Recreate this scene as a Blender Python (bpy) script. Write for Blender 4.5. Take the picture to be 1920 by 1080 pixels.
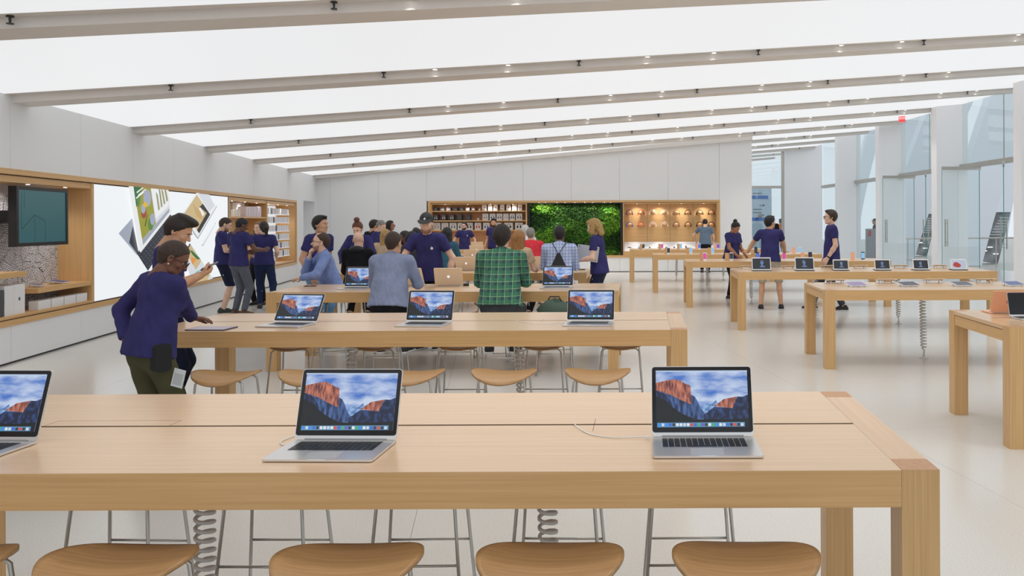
import bpy, bmesh, math, random
import numpy as np
from mathutils import Vector, Matrix
from mathutils.bvhtree import BVHTree

for o in list(bpy.data.objects):
    bpy.data.objects.remove(o)
SC = bpy.context.scene
COL = SC.collection
R = math.radians
random.seed(7)

# ------------------------------------------------------------------ camera
FPX, CU, CV, CAMH, ROLL = 1540.0, 1205.0, 415.4, 1.69, 0.004
cam_data = bpy.data.cameras.new('camera')
cam = bpy.data.objects.new('camera', cam_data)
COL.objects.link(cam)
cam_data.sensor_width = 36.0
cam_data.lens = 36.0 * FPX / 1920.0
cam_data.shift_x = -(CU - 960.0) / 1920.0
cam_data.shift_y = -(540.0 - CV) / 1920.0
cam_data.clip_end = 300
cam.matrix_world = Matrix.Translation((0, 0, CAMH)) @ Matrix.Rotation(R(90), 4, 'X') @ Matrix.Rotation(-ROLL, 4, 'Z')
SC.camera = cam

# ------------------------------------------------------------------ world, light, exposure
world = bpy.data.worlds.new('world')
SC.world = world
world.use_nodes = True
wb = world.node_tree.nodes['Background']
wb.inputs[0].default_value = (0.86, 0.93, 1.0, 1)
wb.inputs[1].default_value = 0.92
SC.view_settings.view_transform = 'Standard'
SC.view_settings.look = 'None'
SC.view_settings.gamma = 1
SC.view_settings.use_curve_mapping = False
SC.view_settings.exposure = 0.0
PANEL_EMIT = 0.81       # luminous ceiling
BOX_EMIT = 0.88        # lit picture wall

# ------------------------------------------------------------------ pixel helpers (direction only; distance comes from a plane)
def ray(u, v):
    du, dv = u - CU, v - CV
    return ((du - ROLL * dv) / FPX, 1.0, -(dv + ROLL * du) / FPX)
def at_y(u, v, Y):
    d = ray(u, v); return (d[0] * Y, Y, CAMH + d[2] * Y)
def at_z(u, v, Z):
    d = ray(u, v); k = (Z - CAMH) / d[2]; return (d[0] * k, k, Z)
ALPHA = math.atan(0.187)
E1 = (math.cos(ALPHA), math.sin(ALPHA)); E2 = (-math.sin(ALPHA), math.cos(ALPHA))
OX = -5.79
def at_wall(u, v, s=0.0):
    """hit of a pixel ray with the plane s=const of the left wall -> (t, z)"""
    d = ray(u, v)
    # (k*dx-OX)*e1x + k*e1y = s
    k = (s + OX * E1[0]) / (d[0] * E1[0] + E1[1])
    X, Y = d[0] * k, k
    return ((X - OX) * E2[0] + Y * E2[1], CAMH + d[2] * k)
def wall_xy(s, t):
    return (OX + s * E1[0] + t * E2[0], s * E1[1] + t * E2[1])
WALLM = Matrix.Translation((OX, 0, 0)) @ Matrix.Rotation(ALPHA, 4, 'Z')

# ------------------------------------------------------------------ materials
MATS = {}
def _mix(nt, a, b):
    n = nt.nodes.new('ShaderNodeMix'); n.data_type = 'RGBA'
    n.inputs[6].default_value = (*a, 1); n.inputs[7].default_value = (*b, 1)
    return n
def mat(name, col, rough=0.5, metal=0.0, spec=0.5, noise=None, bump=None, emit=0.0, coat=0.0):
    """noise=(scale xyz, second colour, contrast lo, hi); bump=(scale xyz, strength)"""
    if name in MATS: return MATS[name]
    m = bpy.data.materials.new(name); m.use_nodes = True; MATS[name] = m
    nt = m.node_tree; b = nt.nodes['Principled BSDF']
    b.inputs['Base Color'].default_value = (*col, 1)
    b.inputs['Roughness'].default_value = rough
    b.inputs['Metallic'].default_value = metal
    b.inputs['Specular IOR Level'].default_value = spec
    if coat: b.inputs['Coat Weight'].default_value = coat; b.inputs['Coat Roughness'].default_value = 0.15
    tc = None
    def coords(scale):
        tcn = nt.nodes.new('ShaderNodeTexCoord'); mp = nt.nodes.new('ShaderNodeMapping')
        nt.links.new(tcn.outputs['Object'], mp.inputs[0]); mp.inputs['Scale'].default_value = scale
        return mp.outputs[0]
    src = None
    if noise:
        n = nt.nodes.new('ShaderNodeTexNoise'); n.inputs['Scale'].default_value = 1.0
        n.inputs['Detail'].default_value = 5
        nt.links.new(coords(noise[0]), n.inputs['Vector'])
        cr = nt.nodes.new('ShaderNodeMapRange')
        cr.inputs[1].default_value = noise[2]; cr.inputs[2].default_value = noise[3]
        nt.links.new(n.outputs[0], cr.inputs[0])
        mx = _mix(nt, col, noise[1]); nt.links.new(cr.outputs[0], mx.inputs[0])
        nt.links.new(mx.outputs[2], b.inputs['Base Color']); src = mx.outputs[2]
    if bump:
        n = nt.nodes.new('ShaderNodeTexNoise'); n.inputs['Scale'].default_value = 1.0; n.inputs['Detail'].default_value = 4
        nt.links.new(coords(bump[0]), n.inputs['Vector'])
        bp = nt.nodes.new('ShaderNodeBump'); bp.inputs['Strength'].default_value = bump[1]; bp.inputs['Distance'].default_value = 0.02
        nt.links.new(n.outputs[0], bp.inputs['Height']); nt.links.new(bp.outputs[0], b.inputs['Normal'])
    if emit:
        b.inputs['Emission Strength'].default_value = emit
        b.inputs['Emission Color'].default_value = (*col, 1)
        if src: nt.links.new(src, b.inputs['Emission Color'])
        b.inputs['Base Color'].default_value = (0.02, 0.02, 0.02, 1)
        if src:
            for l in list(nt.links):
                if l.to_socket == b.inputs['Base Color']: nt.links.remove(l)
    return m
def srgb(r, g, b):
    f = lambda c: ((c / 255 + 0.055) / 1.055) ** 2.4 if c > 10 else c / 255 / 12.92
    return (f(r), f(g), f(b))
OAK, OAK2 = srgb(224, 181, 125), srgb(207, 162, 106)
WX = mat('oak_grain_x', OAK, 0.34, noise=((1.3, 85, 85), OAK2, .35, .75), bump=((3, 120, 120), .04))
WY = mat('oak_grain_y', OAK, 0.34, noise=((85, 1.3, 85), OAK2, .35, .75), bump=((120, 3, 120), .04))
WTOP = mat('oak_table_top', srgb(232, 198, 160), 0.30, noise=((1.3, 85, 85), srgb(222, 184, 142), .35, .75), coat=.35)  # paler than the aprons: overhead reflection put into the wood colour
WTOPY = mat('oak_table_end', srgb(230, 192, 150), 0.30, noise=((85, 1.3, 85), srgb(214, 174, 130), .35, .75), coat=.35)  # end boards of the top, lightened by the same painted-in reflection
WZ = mat('oak_grain_z', srgb(221, 180, 126), 0.36, noise=((85, 85, 1.3), srgb(201, 158, 104), .35, .75), bump=((120, 120, 3), .04))
WEND = mat('oak_end_grain', srgb(205, 155, 112), 0.4, noise=((60, 60, 60), srgb(190, 140, 98), .3, .7))
GAP = mat('dark_gap', (0.10, 0.055, 0.025), 0.8)
STEEL = mat('brushed_steel', (0.52, 0.50, 0.46), 0.32, 1.0)
ALU = mat('silver_aluminium', (0.78, 0.77, 0.76), 0.34, 0.85)
ALU_REFL = mat('warm_silver_aluminium', srgb(236, 220, 198), 0.4, 0.25)  # plain silver; the tan tint is the table wood's reflection put into the colour
ROSE = mat('rose_gold_aluminium', srgb(246, 186, 152), 0.4, 0.15)
BLACK = mat('black_plastic', (0.012, 0.012, 0.014), 0.35)
BEZEL = mat('black_glass', (0.006, 0.006, 0.008), 0.12)
WHITEP = mat('white_plastic', (0.82, 0.82, 0.82), 0.35)
CARDW = mat('white_card', (0.84, 0.83, 0.83), 0.5)
GREYC = mat('grey_cable', (0.66, 0.64, 0.62), 0.45)
WALLW = mat('wall_panel_white', srgb(239, 240, 241), 0.55, bump=((3, 3, 3), .02))
COLW = mat('column_white', srgb(246, 246, 248), 0.5)
BEAMC = mat('beam_greige', srgb(226, 221, 216), 0.5)
LITC = mat('luminous_ceiling', (0.975, 0.985, 1.0), emit=PANEL_EMIT)
LITW = mat('lightbox_white', (0.93, 0.97, 1.0), emit=BOX_EMIT)

# ------------------------------------------------------------------ mesh helpers
class MB:
    def __init__(s): s.v = []; s.f = []; s.m = []
    def add(s, vs, fs, m=0):
        o = len(s.v); s.v += [tuple(p) for p in vs]
        for f in fs: s.f.append(tuple(i + o for i in f)); s.m.append(m)
        return s
    def box(s, x0, x1, y0, y1, z0, z1, m=0):
        vs = [(x, y, z) for z in (z0, z1) for y in (y0, y1) for x in (x0, x1)]
        return s.add(vs, [(0, 2, 3, 1), (4, 5, 7, 6), (0, 1, 5, 4), (2, 6, 7, 3), (0, 4, 6, 2), (1, 3, 7, 5)], m)
    def quad(s, a, b, c, d, m=0): return s.add([a, b, c, d], [(0, 1, 2, 3)], m)
    def prism(s, pts, d, m=0):
        """closed polygon pts (3d, CCW seen from +d) extruded by vector -d"""
        n = len(pts); back = [tuple(p[i] - d[i] for i in range(3)) for p in pts]
        s.add(list(pts) + back, [tuple(range(n)), tuple(range(2 * n - 1, n - 1, -1))] +
              [(i, i + n, (i + 1) % n + n, (i + 1) % n) for i in range(n)], m)
        return s
    def tube(s, pts, r, n=8, m=0, cap=True):
        pts = [Vector(p) for p in pts]; rings = []
        up = Vector((0, 0, 1)); prev = None
        for i, p in enumerate(pts):
            d = (pts[min(i + 1, len(pts) - 1)] - pts[max(i - 1, 0)]).normalized()
            if prev is None:
                a = d.cross(up if abs(d.z) < .9 else Vector((1, 0, 0))).normalized()
            else:
                a = (prev - d * prev.dot(d)).normalized()
            prev = a; b = d.cross(a)
            rr = r[i] if isinstance(r, (list, tuple)) else r
            rings.append([tuple(p + (a * math.cos(2 * math.pi * k / n) + b * math.sin(2 * math.pi * k / n)) * rr) for k in range(n)])
        vs = [q for rg in rings for q in rg]; fs = []
        for i in range(len(rings) - 1):
            for k in range(n):
                fs.append((i * n + k, i * n + (k + 1) % n, (i + 1) * n + (k + 1) % n, (i + 1) * n + k))
        if cap:
            fs.append(tuple(range(n - 1, -1, -1))); fs.append(tuple(range((len(rings) - 1) * n, len(rings) * n)))
        return s.add(vs, fs, m)
    def lathe(s, prof, c=(0, 0, 0), n=16, m=0):
        vs = [(c[0] + r * math.cos(2 * math.pi * k / n), c[1] + r * math.sin(2 * math.pi * k / n), c[2] + z) for r, z in prof for k in range(n)]
        fs = [(i * n + k, i * n + (k + 1) % n, (i + 1) * n + (k + 1) % n, (i + 1) * n + k) for i in range(len(prof) - 1) for k in range(n)]
        fs += [tuple(range(n - 1, -1, -1)), tuple(range((len(prof) - 1) * n, len(prof) * n))]
        return s.add(vs, fs, m)
    def mesh(s, name, mats, smooth=False):
        me = bpy.data.meshes.new(name); me.from_pydata(s.v, [], s.f)
        for m in (mats if isinstance(mats, (list, tuple)) else [mats]): me.materials.append(m)
        me.polygons.foreach_set('material_index', s.m)
        if smooth: me.polygons.foreach_set('use_smooth', [True] * len(s.f))
        me.update(); return me
    def obj(s, name, mats, parent=None, smooth=False, **kw):
        return link(name, s.mesh(name, mats, smooth), parent, **kw)
KIDS = {}
def link(name, data, parent=None, label=None, cat=None, group=None, kind=None, loc=None, rz=0.0, mw=None):
    o = bpy.data.objects.new(name, data); COL.objects.link(o)
    if parent is not None: o.parent = parent; KIDS.setdefault(parent.name, []).append(o)
    if mw is not None: o.matrix_local = mw
    elif loc is not None or rz:
        o.location = loc or (0, 0, 0); o.rotation_euler = (0, 0, rz)
    if label: o['label'] = label
    if cat: o['category'] = cat
    if group: o['group'] = group
    if kind: o['kind'] = kind
    return o
def thing(name, label, cat, loc=(0, 0, 0), rz=0.0, group=None, mw=None):
    o = link(name, None, None, label, cat, group, loc=loc, rz=rz, mw=mw); o.empty_display_size = .1
    return o
def copy_tree(o, parent=None):
    c = o.copy(); COL.objects.link(c)
    if parent is not None: c.parent = parent; KIDS.setdefault(parent.name, []).append(c)
    for ch in list(KIDS.get(o.name, [])): copy_tree(ch, c)
    return c
def dup(o, loc, rz=0.0, label=None, group=None):
    c = copy_tree(o); c.location = loc; c.rotation_euler = (0, 0, rz)
    if label: c['label'] = label
    if group: c['group'] = group
    return c
ORD = ['first', 'second', 'third', 'fourth', 'fifth', 'sixth', 'seventh', 'eighth', 'ninth', 'tenth']
def ordinals(objs, fmt, rev=True):
    for i, o in enumerate(sorted(objs, key=lambda q: -q.location.x if rev else q.location.x)): o['label'] = fmt % ORD[i]
# ================================================================== STRUCTURE
def ceil_z(s): return 3.25 + 0.0914 * s
TERR = mat('terrazzo', srgb(220, 217, 211), 0.2, noise=((130, 130, 130), srgb(200, 196, 189), .46, .72), spec=0.45)
fb = MB().box(-14, 45, -6, 75, -.12, -.012)
floor = fb.obj('floor', mat('floor_joint', srgb(196, 194, 187), 0.5), kind='structure', label='polished pale terrazzo floor of the whole shop')
slab = MB().box(.001, 3.489, .001, 3.489, -.012, 0).mesh('floor_slab', TERR)
for i in range(-1, 7):
    for j in range(-3, 12):
        s0, t0 = 5.27 - 3.49 + 3.49 * (i - 1) + .0, 5.1 + 3.49 * (j - 2)
        if s0 < -4: continue
        x, y = wall_xy(s0, t0)
        link('floor_slab', slab, floor, loc=(x, y, 0), rz=ALPHA)

# ---- left wall ---------------------------------------------------------------
wl = MB().box(-.75, -.55, -4, 28.2, 0, 3.6).obj('wall_left', WALLW, kind='structure', mw=WALLM)
joints = [10.11 + 1.745 * k for k in range(-8, 9)]
joints = [t for t in joints if t < 24.9] + [25.1]
g = .003
for a, b in zip(joints[:-1], joints[1:]):
    for z0, z1 in ((2.362, 3.42), (.025, .458)):
        MB().box(-.06, 0, a + g, b - g, z0, z1).obj('wall_panel', WALLW, wl)
MB().box(-.06, 0, 25.1 + g, 26.06, .025, 3.4).obj('wall_panel', WALLW, wl)
MB().box(-.06, 0, 26.06, 27.75, 2.39, 3.4).obj('wall_panel', WALLW, wl)
MB().box(-.06, 0, 27.75, 28.05, .025, 3.4).obj('wall_panel', WALLW, wl)
MB().box(-.55, -.06, 26.0, 26.06, 0, 2.39).obj('recess_side', WALLW, wl)
MB().box(-.55, -.06, 27.75, 27.81, 0, 2.39).obj('recess_side', WALLW, wl)
MB().box(-.55, -.06, 26.06, 27.75, 2.39, 2.44).obj('recess_head', WALLW, wl)
MB().box(-.06, -.012, -4, 26.06, 0, .025).obj('baseboard_left', mat('shadow_gap', (.05, .05, .05), .8), kind='structure', mw=WALLM)  # dark strip painting the shade in the gap under the wall panels

def pane_mat():
    m = bpy.data.materials.new('clear_glass'); m.use_nodes = True; nt = m.node_tree
    nt.nodes.clear()
    o = nt.nodes.new('ShaderNodeOutputMaterial'); mx = nt.nodes.new('ShaderNodeMixShader')
    tr = nt.nodes.new('ShaderNodeBsdfTransparent'); gl = nt.nodes.new('ShaderNodeBsdfGlossy')
    tr.inputs[0].default_value = (.93, .965, .97, 1); gl.inputs['Roughness'].default_value = .02
    mx.inputs[0].default_value = .09
    nt.links.new(tr.outputs[0], mx.inputs[1]); nt.links.new(gl.outputs[0], mx.inputs[2]); nt.links.new(mx.outputs[0], o.inputs[0])
    return m
GLASS = pane_mat()
GEDGE = mat('green_glass_edge', (.02, .30, .27), .15)

# ---- left display wall (oak frame let into the wall) ------------------------------
lf = thing('display_wall', 'long oak framed display niche let into the white side wall', 'display wall', mw=WALLM)
MB().box(-.5, .02, -4, 25.1, 2.292, 2.36).obj('frame_top', WY, lf)
MB().box(-.5, .02, -4, 25.1, .46, .528).obj('frame_sill', WY, lf)
MB().box(-.5, .02, 25.03, 25.1, .528, 2.292).obj('frame_end', WZ, lf)
MB().box(-.3, -.012, -4, 25.03, 2.28, 2.292).obj('shadow_line', GAP, lf)
MB().box(-.3, -.004, -4, 25.03, .528, .540).obj('shadow_line', GAP, lf)
for t0, t1 in ((12.19, 12.27), (18.64, 18.72), (21.80, 21.90), (24.95, 25.03)):
    MB().box(-.5, -.01, t0, t1, .54, 2.28).obj('divider', WZ, lf)
for t0, t1 in ((-4, 12.19), (18.72, 21.80), (21.9, 24.95)):
    MB().box(-.5, -.02, t0, t1, 2.2, 2.28).obj('niche_head', WY, lf)
    MB().box(-.5, -.01, t0, t1, .54, .575).obj('niche_floor', WY, lf)
MB().box(-.5, -.46, 18.72, 21.8, .575, 2.2).obj('niche_back', WY, lf)
MB().box(-.5, -.46, 21.9, 24.95, .575, 2.2).obj('niche_back', WY, lf)
PUCK = mat('puck_lens', (1, .95, .86), emit=3)
LPK = bpy.data.lights.new('niche_lamp_light', 'SPOT'); LPK.energy = 22; LPK.spot_size = R(130); LPK.spot_blend = 1; LPK.shadow_soft_size = .04; LPK.color = (1, .95, .88)
puck = MB().lathe([(.022, -.006), (.022, 0)], n=12).mesh('niche_lamp', PUCK)
def niche_lamp(parent, x, y, z, tilt):
    o = link('niche_lamp', puck, parent, loc=(x, y, z)); l = link('lamp', LPK, o, mw=Matrix.Translation((0, 0, -.012)) @ tilt)
for t0, t1, n_ in ((6.5, 12.15, 6), (18.72, 21.8, 3), (21.9, 24.95, 3)):
    for i in range(n_): niche_lamp(lf, -.12, t0 + (t1 - t0) * (i + .5) / n_, 2.1995, Matrix.Rotation(R(12), 4, 'Y'))
# mural: ink drawing of roofs and windows, black lines on white
def mural_mat():
    m = bpy.data.materials.new('ink_city_mural'); m.use_nodes = True; nt = m.node_tree; b = nt.nodes['Principled BSDF']
    N = nt.nodes.new; L = nt.links.new
    tc = N('ShaderNodeTexCoord'); sx = N('ShaderNodeSeparateXYZ'); L(tc.outputs['Object'], sx.inputs[0])
    cb = N('ShaderNodeCombineXYZ'); L(sx.outputs[1], cb.inputs[0]); L(sx.outputs[2], cb.inputs[1])
    vo = N('ShaderNodeTexVoronoi'); vo.inputs['Scale'].default_value = 5.5; L(cb.outputs[0], vo.inputs['Vector'])
    sep = N('ShaderNodeSeparateColor'); L(vo.outputs['Color'], sep.inputs[0])
    ang = N('ShaderNodeMath'); ang.operation = 'MULTIPLY'; ang.inputs[1].default_value = 3.1; L(sep.outputs[0], ang.inputs[0])
    rot = N('ShaderNodeVectorRotate'); rot.rotation_type = 'Z_AXIS'; L(cb.outputs[0], rot.inputs['Vector']); L(ang.outputs[0], rot.inputs['Angle'])
    br = N('ShaderNodeTexBrick'); L(rot.outputs[0], br.inputs['Vector'])
    br.inputs['Scale'].default_value = 9; br.inputs['Mortar Size'].default_value = .032; br.inputs['Brick Width'].default_value = .7; br.inputs['Row Height'].default_value = .22
    br.inputs['Color1'].default_value = (.86, .84, .87, 1); br.inputs['Color2'].default_value = (.62, .60, .64, 1); br.inputs['Mortar'].default_value = (.02, .02, .02, 1)
    ve = N('ShaderNodeTexVoronoi'); ve.feature = 'DISTANCE_TO_EDGE'; ve.inputs['Scale'].default_value = 5.5; L(cb.outputs[0], ve.inputs['Vector'])
    lt = N('ShaderNodeMath'); lt.operation = 'LESS_THAN'; lt.inputs[1].default_value = .012; L(ve.outputs['Distance'], lt.inputs[0])
    mx = _mix(nt, (1, 1, 1), (.03, .03, .03)); L(br.outputs['Color'], mx.inputs[6]); L(lt.outputs[0], mx.inputs[0])
    nz = N('ShaderNodeTexNoise'); nz.inputs['Scale'].default_value = 4; L(cb.outputs[0], nz.inputs['Vector'])
    ad = N('ShaderNodeMath'); ad.operation = 'MULTIPLY_ADD'; ad.inputs[1].default_value = .5; L(nz.outputs[0], ad.inputs[0]); L(sx.outputs[2], ad.inputs[2])
    gt = N('ShaderNodeMath'); gt.operation = 'GREATER_THAN'; gt.inputs[1].default_value = 2.33; L(ad.outputs[0], gt.inputs[0])
    m2 = _mix(nt, (1, 1, 1), (.8, .78, .82)); L(mx.outputs[2], m2.inputs[6]); L(gt.outputs[0], m2.inputs[0])
    L(m2.outputs[2], b.inputs['Base Color']); b.inputs['Roughness'].default_value = .6
    return m
MB().box(-.5, -.455, -4, 12.19, .575, 2.2).obj('mural', mural_mat(), lf)
lb = MB().box(-.5, -.03, 12.285, 18.625, .545, 2.275).obj('picture_panel', LITW, lf)
lb['label'] = 'backlit white picture of tablets with keyboard'
ed = MB()
for a in ((12.27, 12.285, .54, 2.28), (18.625, 18.64, .54, 2.28), (12.285, 18.625, .54, .545), (12.285, 18.625, 2.275, 2.28)):
    ed.box(-.06, -.022, *a)
ed.obj('picture_edge', BLACK, lf)
# printed picture: flat shapes in the plane of the panel, placed on it from the photograph
def W3(pts, off): return [(-.03 + off, *at_wall(180 + x / 4.319, 330 + y / 4.32, -.03)) for x, y in pts]
pic_cols = dict(grey=srgb(168, 176, 192), dark=srgb(38, 44, 58), white=srgb(250, 251, 252), olive=srgb(160, 160, 52), green=srgb(20, 110, 55),
                leaf=srgb(88, 140, 60), red=srgb(170, 70, 50), lav=srgb(170, 178, 200), bar1=srgb(40, 120, 90), bar2=srgb(210, 170, 110),
                pale=srgb(225, 230, 238), sand=srgb(214, 190, 140), black=srgb(30, 30, 34), orange=srgb(240, 150, 60), yel=srgb(238, 190, 40), key=srgb(120, 128, 140), teal=srgb(120, 200, 190))
pk = list(pic_cols); pm = [mat('print_' + k, pic_cols[k], .4, emit=.8) for k in pk]
pic = MB(); poff = [.0006]
def P(c, *pts):
    poff[0] += .00035
    q = W3(pts, poff[0]); pic.add(q, [tuple(range(len(q)))], pk.index(c))
def PE(c, cx, cy, rx, ry, n=18): P(c, *[(cx + rx * math.cos(2 * math.pi * i / n), cy + ry * math.sin(2 * math.pi * i / n)) for i in range(n)])
P('grey', (183, 465), (292, 342), (345, 632), (330, 640)); P('dark', (268, 540), (297, 402), (345, 620), (336, 632))
P('dark', (330, 628), (598, 305), (660, 400), (420, 768))
for r_ in range(6):
    for c_ in range(13):
        fx, fy = (c_ + .3) / 13.5, (r_ + .25) / 6.2
        x = 338 + fx * 262 + fy * 80; y = 640 - fx * 310 + fy * 115
        P('key', (x, y), (x + 9, y - 10), (x + 11, y - 7), (x + 2, y + 3))
P('white', (247, 70), (570, 96), (597, 300), (345, 622), (333, 600)); P('olive', (285, 72), (425, 85), (470, 385), (358, 515))
P('pale', (425, 85), (560, 98), (580, 262), (470, 385)); P('white', (430, 92), (556, 104), (574, 240), (470, 350)); P('grey', (358, 515), (578, 262), (580, 290), (365, 560))
P('green', (285, 72), (362, 80), (340, 190), (310, 255), (300, 180)); P('leaf', (310, 190), (350, 150), (330, 260))
for dx, dy in ((0, 0), (12, 22), (-5, 45)): P('white', (310 + dx, 130 + dy), (372 + dx, 82 + dy), (378 + dx, 88 + dy), (316 + dx, 140 + dy))
PE('lav', 398, 180, 32, 70); PE('red', 370, 300, 22, 44); PE('lav', 365, 265, 18, 40); PE('yel', 382, 232, 18, 22); PE('leaf', 425, 390, 22, 50); PE('lav', 440, 350, 20, 48)
P('dark', (376, 405), (398, 310), (402, 312), (382, 408))
for i in range(4):
    x0 = 468 + i * 22; top = (135, 100, 108, 98)[i]; bot = 275 - i * 24
    P('bar1', (x0, top), (x0 + 6, top), (x0 + 26, bot), (x0 + 20, bot + 4)); P('bar2', (x0 + 8, top + 14), (x0 + 14, top + 12), (x0 + 33, bot - 6), (x0 + 27, bot - 2))
P('grey', (690, 300), (800, 130), (965, 245), (808, 512), (775, 470)); P('white', (690, 290), (802, 128), (962, 240), (808, 498), (778, 455))
P('sand', (698, 300), (800, 150), (905, 310), (818, 462)); P('pale', (805, 140), (900, 150), (945, 240), (900, 290)); P('black', (820, 250), (850, 225), (908, 312), (818, 465), (800, 440), (880, 300))
P('bar2', (765, 220), (835, 300), (850, 360), (800, 330), (785, 290)); P('white', (815, 260), (830, 255), (862, 310), (845, 325))
P('grey', (838, 560), (950, 378), (954, 382), (850, 568)); P('white', (842, 555), (946, 384), (950, 386), (850, 560))
P('pale', (700, 690), (745, 545), (930, 830), (770, 880)); P('sand', (720, 640), (742, 550), (835, 690), (790, 760)); P('green', (740, 602), (760, 605), (828, 672), (800, 676), (765, 640))
P('orange', (748, 660), (800, 668), (760, 720)); P('black', (715, 590), (740, 545), (746, 556), (720, 602)); P('teal', (766, 800), (800, 770), (825, 760), (780, 870))
P('sand', (800, 860), (850, 758), (905, 800), (880, 850)); P('leaf', (865, 790), (890, 775), (895, 800), (870, 810))
pp = pic.obj('printed_picture', pm, lf); pp['label'] = 'printed tablets, keyboard and pencil'

# ---- back wall -----------------------------------------------------------------------
YB = 27.55
def xb(u): return (u - CU) * YB / FPX
wb_ = MB().box(-11.3, 3.67, YB + .62, YB + .8, 0, 5.2).obj('wall_back', WALLW, kind='structure')
bj = [-10.96, xb(619), xb(709.5), xb(800), xb(890.5), xb(981), xb(1071.5), xb(1162), xb(1252.5), xb(1349), 3.67]
FX0, FX1, FZ0, FZ1 = xb(803), xb(1350), .49, 2.405
for a, b in zip(bj[:-1], bj[1:]):
    if b <= FX0 + .05 or a >= FX1 - .05:
        MB().box(a + g, b - g, YB, YB + .06, .025, 5.0).obj('wall_panel', WALLW, wb_)
    else:
        MB().box(a + g, b - g, YB, YB + .06, FZ1 + .002, 5.0).obj('wall_panel', WALLW, wb_)
        MB().box(a + g, b - g, YB, YB + .06, .025, FZ0 - .002).obj('wall_panel', WALLW, wb_)
MB().box(bj[0], FX0, YB + .06, YB + .1, .0, .03).obj('panel_foot', WALLW, wb_)
MB().box(3.61, 3.67, YB + .061, 38.2, 0, 5.2).obj('wall_return', WALLW, wb_)
MB().box(-10.96, 3.67, YB + .012, YB + .06, 0, .025).obj('baseboard_back', MATS['shadow_gap'], kind='structure')  # painted shade of the gap along the foot of the end wall
m = MB(); a, b = (-10.95, 3.2), (3.67, 4.40)
m.add([(a[0], YB - .16, a[1]), (b[0], YB - .16, b[1]), (b[0], YB + .01, b[1]), (a[0], YB + .01, a[1]),
       (a[0], YB - .16, a[1] + .35), (b[0], YB - .16, b[1] + .35), (b[0], YB + .01, b[1] + .35), (a[0], YB + .01, a[1] + .35)],
      [(0, 3, 2, 1), (4, 5, 6, 7), (0, 1, 5, 4), (2, 3, 7, 6), (0, 4, 7, 3), (1, 2, 6, 5)])
m.obj('trim_1', BEAMC, kind='structure')

bd = thing('display_wall', 'oak framed display niche with green wall set into the end wall', 'display wall', (0, YB, 0))
MB().box(FX0, FX1, -.03, .5, FZ1 - .07, FZ1).obj('frame_top', WX, bd)
MB().box(FX0, FX1, -.03, .5, FZ0, FZ0 + .07).obj('frame_sill', WX, bd)
MB().box(FX0, FX0 + .07, -.03, .5, FZ0 + .07, FZ1 - .07).obj('frame_end', WZ, bd)
MB().box(FX1 - .07, FX1, -.03, .5, FZ0 + .07, FZ1 - .07).obj('frame_end', WZ, bd)
SXA, SXB = FX0 + .07, xb(988)
HXA, HXB = xb(1168), FX1 - .07
GXA, GXB = xb(993), xb(1163)
for x0, x1 in ((SXA, SXB), (HXA, HXB)):
    MB().box(x0, x0 + .04, 0, .5, FZ0 + .07, FZ1 - .085).obj('niche_side', WZ, bd)
    MB().box(x1 - .04, x1, 0, .5, FZ0 + .07, FZ1 - .085).obj('niche_side', WZ, bd)
    MB().box(x0 + .04, x1 - .04, 0, .5, FZ1 - .115, FZ1 - .085).obj('niche_head', WX, bd)
MB().box(SXA + .04, SXB - .04, .44, .5, FZ0 + .07, FZ1 - .115).obj('niche_back', mat('oak_warm', srgb(216, 160, 112), .4, noise=((1.6, 38, 38), srgb(205, 148, 100), .35, .75)), bd)
for x0, x1 in ((SXB, GXA), (GXB, HXA)):
    MB().box(x0, x1, .05, .5, FZ0 + .07, FZ1 - .07).obj('black_reveal', BLACK, bd)
n = 4; w = (HXB - HXA - .08) / n
for i in range(n):
    x0 = HXA + .04 + i * w
    MB().box(x0 + .004, x0 + w - .004, .30, .36, 1.0, FZ1 - .115).obj('headphone_panel', WX, bd)
MB().box(HXA + .04, HXB - .04, .36, .5, FZ0 + .07, FZ1 - .115).obj('niche_back', GAP, bd)
MB().box(HXA + .04, HXB - .04, -.02, .42, FZ0 + .07, .70).obj('counter_front', WX, bd)
m = MB().add([(HXA + .04, -.02, .70), (HXB - .04, -.02, .70), (HXB - .04, .30, 1.0), (HXA + .04, .30, 1.0), (HXA + .04, .3, .70), (HXB - .04, .3, .70)],
             [(0, 1, 2, 3), (0, 4, 5, 1), (2, 5, 4, 3), (0, 3, 4), (1, 5, 2)])
m.obj('sloped_display', mat('lit_white_shelf', (.9, .9, .92), .35), bd)
for x0, x1, y_, z_, n_ in ((SXA + .1, SXB - .1, .06, FZ1 - .1155, 4), (HXA + .1, HXB - .1, .06, FZ1 - .1155, 4), (GXA + .02, GXB - .02, .0, FZ1 - .0705, 5), (GXA + .2, GXB - .2, .0, FZ1 - .0705, 4)):
    for i in range(n_): niche_lamp(bd, x0 + (x1 - x0) * (i + .5) / n_, y_, z_, Matrix.Rotation(R(8), 4, 'X'))
SHELFZ = [at_y(890, v, YB)[2] for v in (395.2, 413.2, 431.2)]
for z in SHELFZ: MB().box(SXA + .04, SXB - .04, .02, .44, z - .035, z).obj('shelf', WX, bd)
MB().box(SXA + .04, SXB - .04, .02, .44, FZ0 + .07, .80).obj('counter_front', WX, bd)

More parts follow.
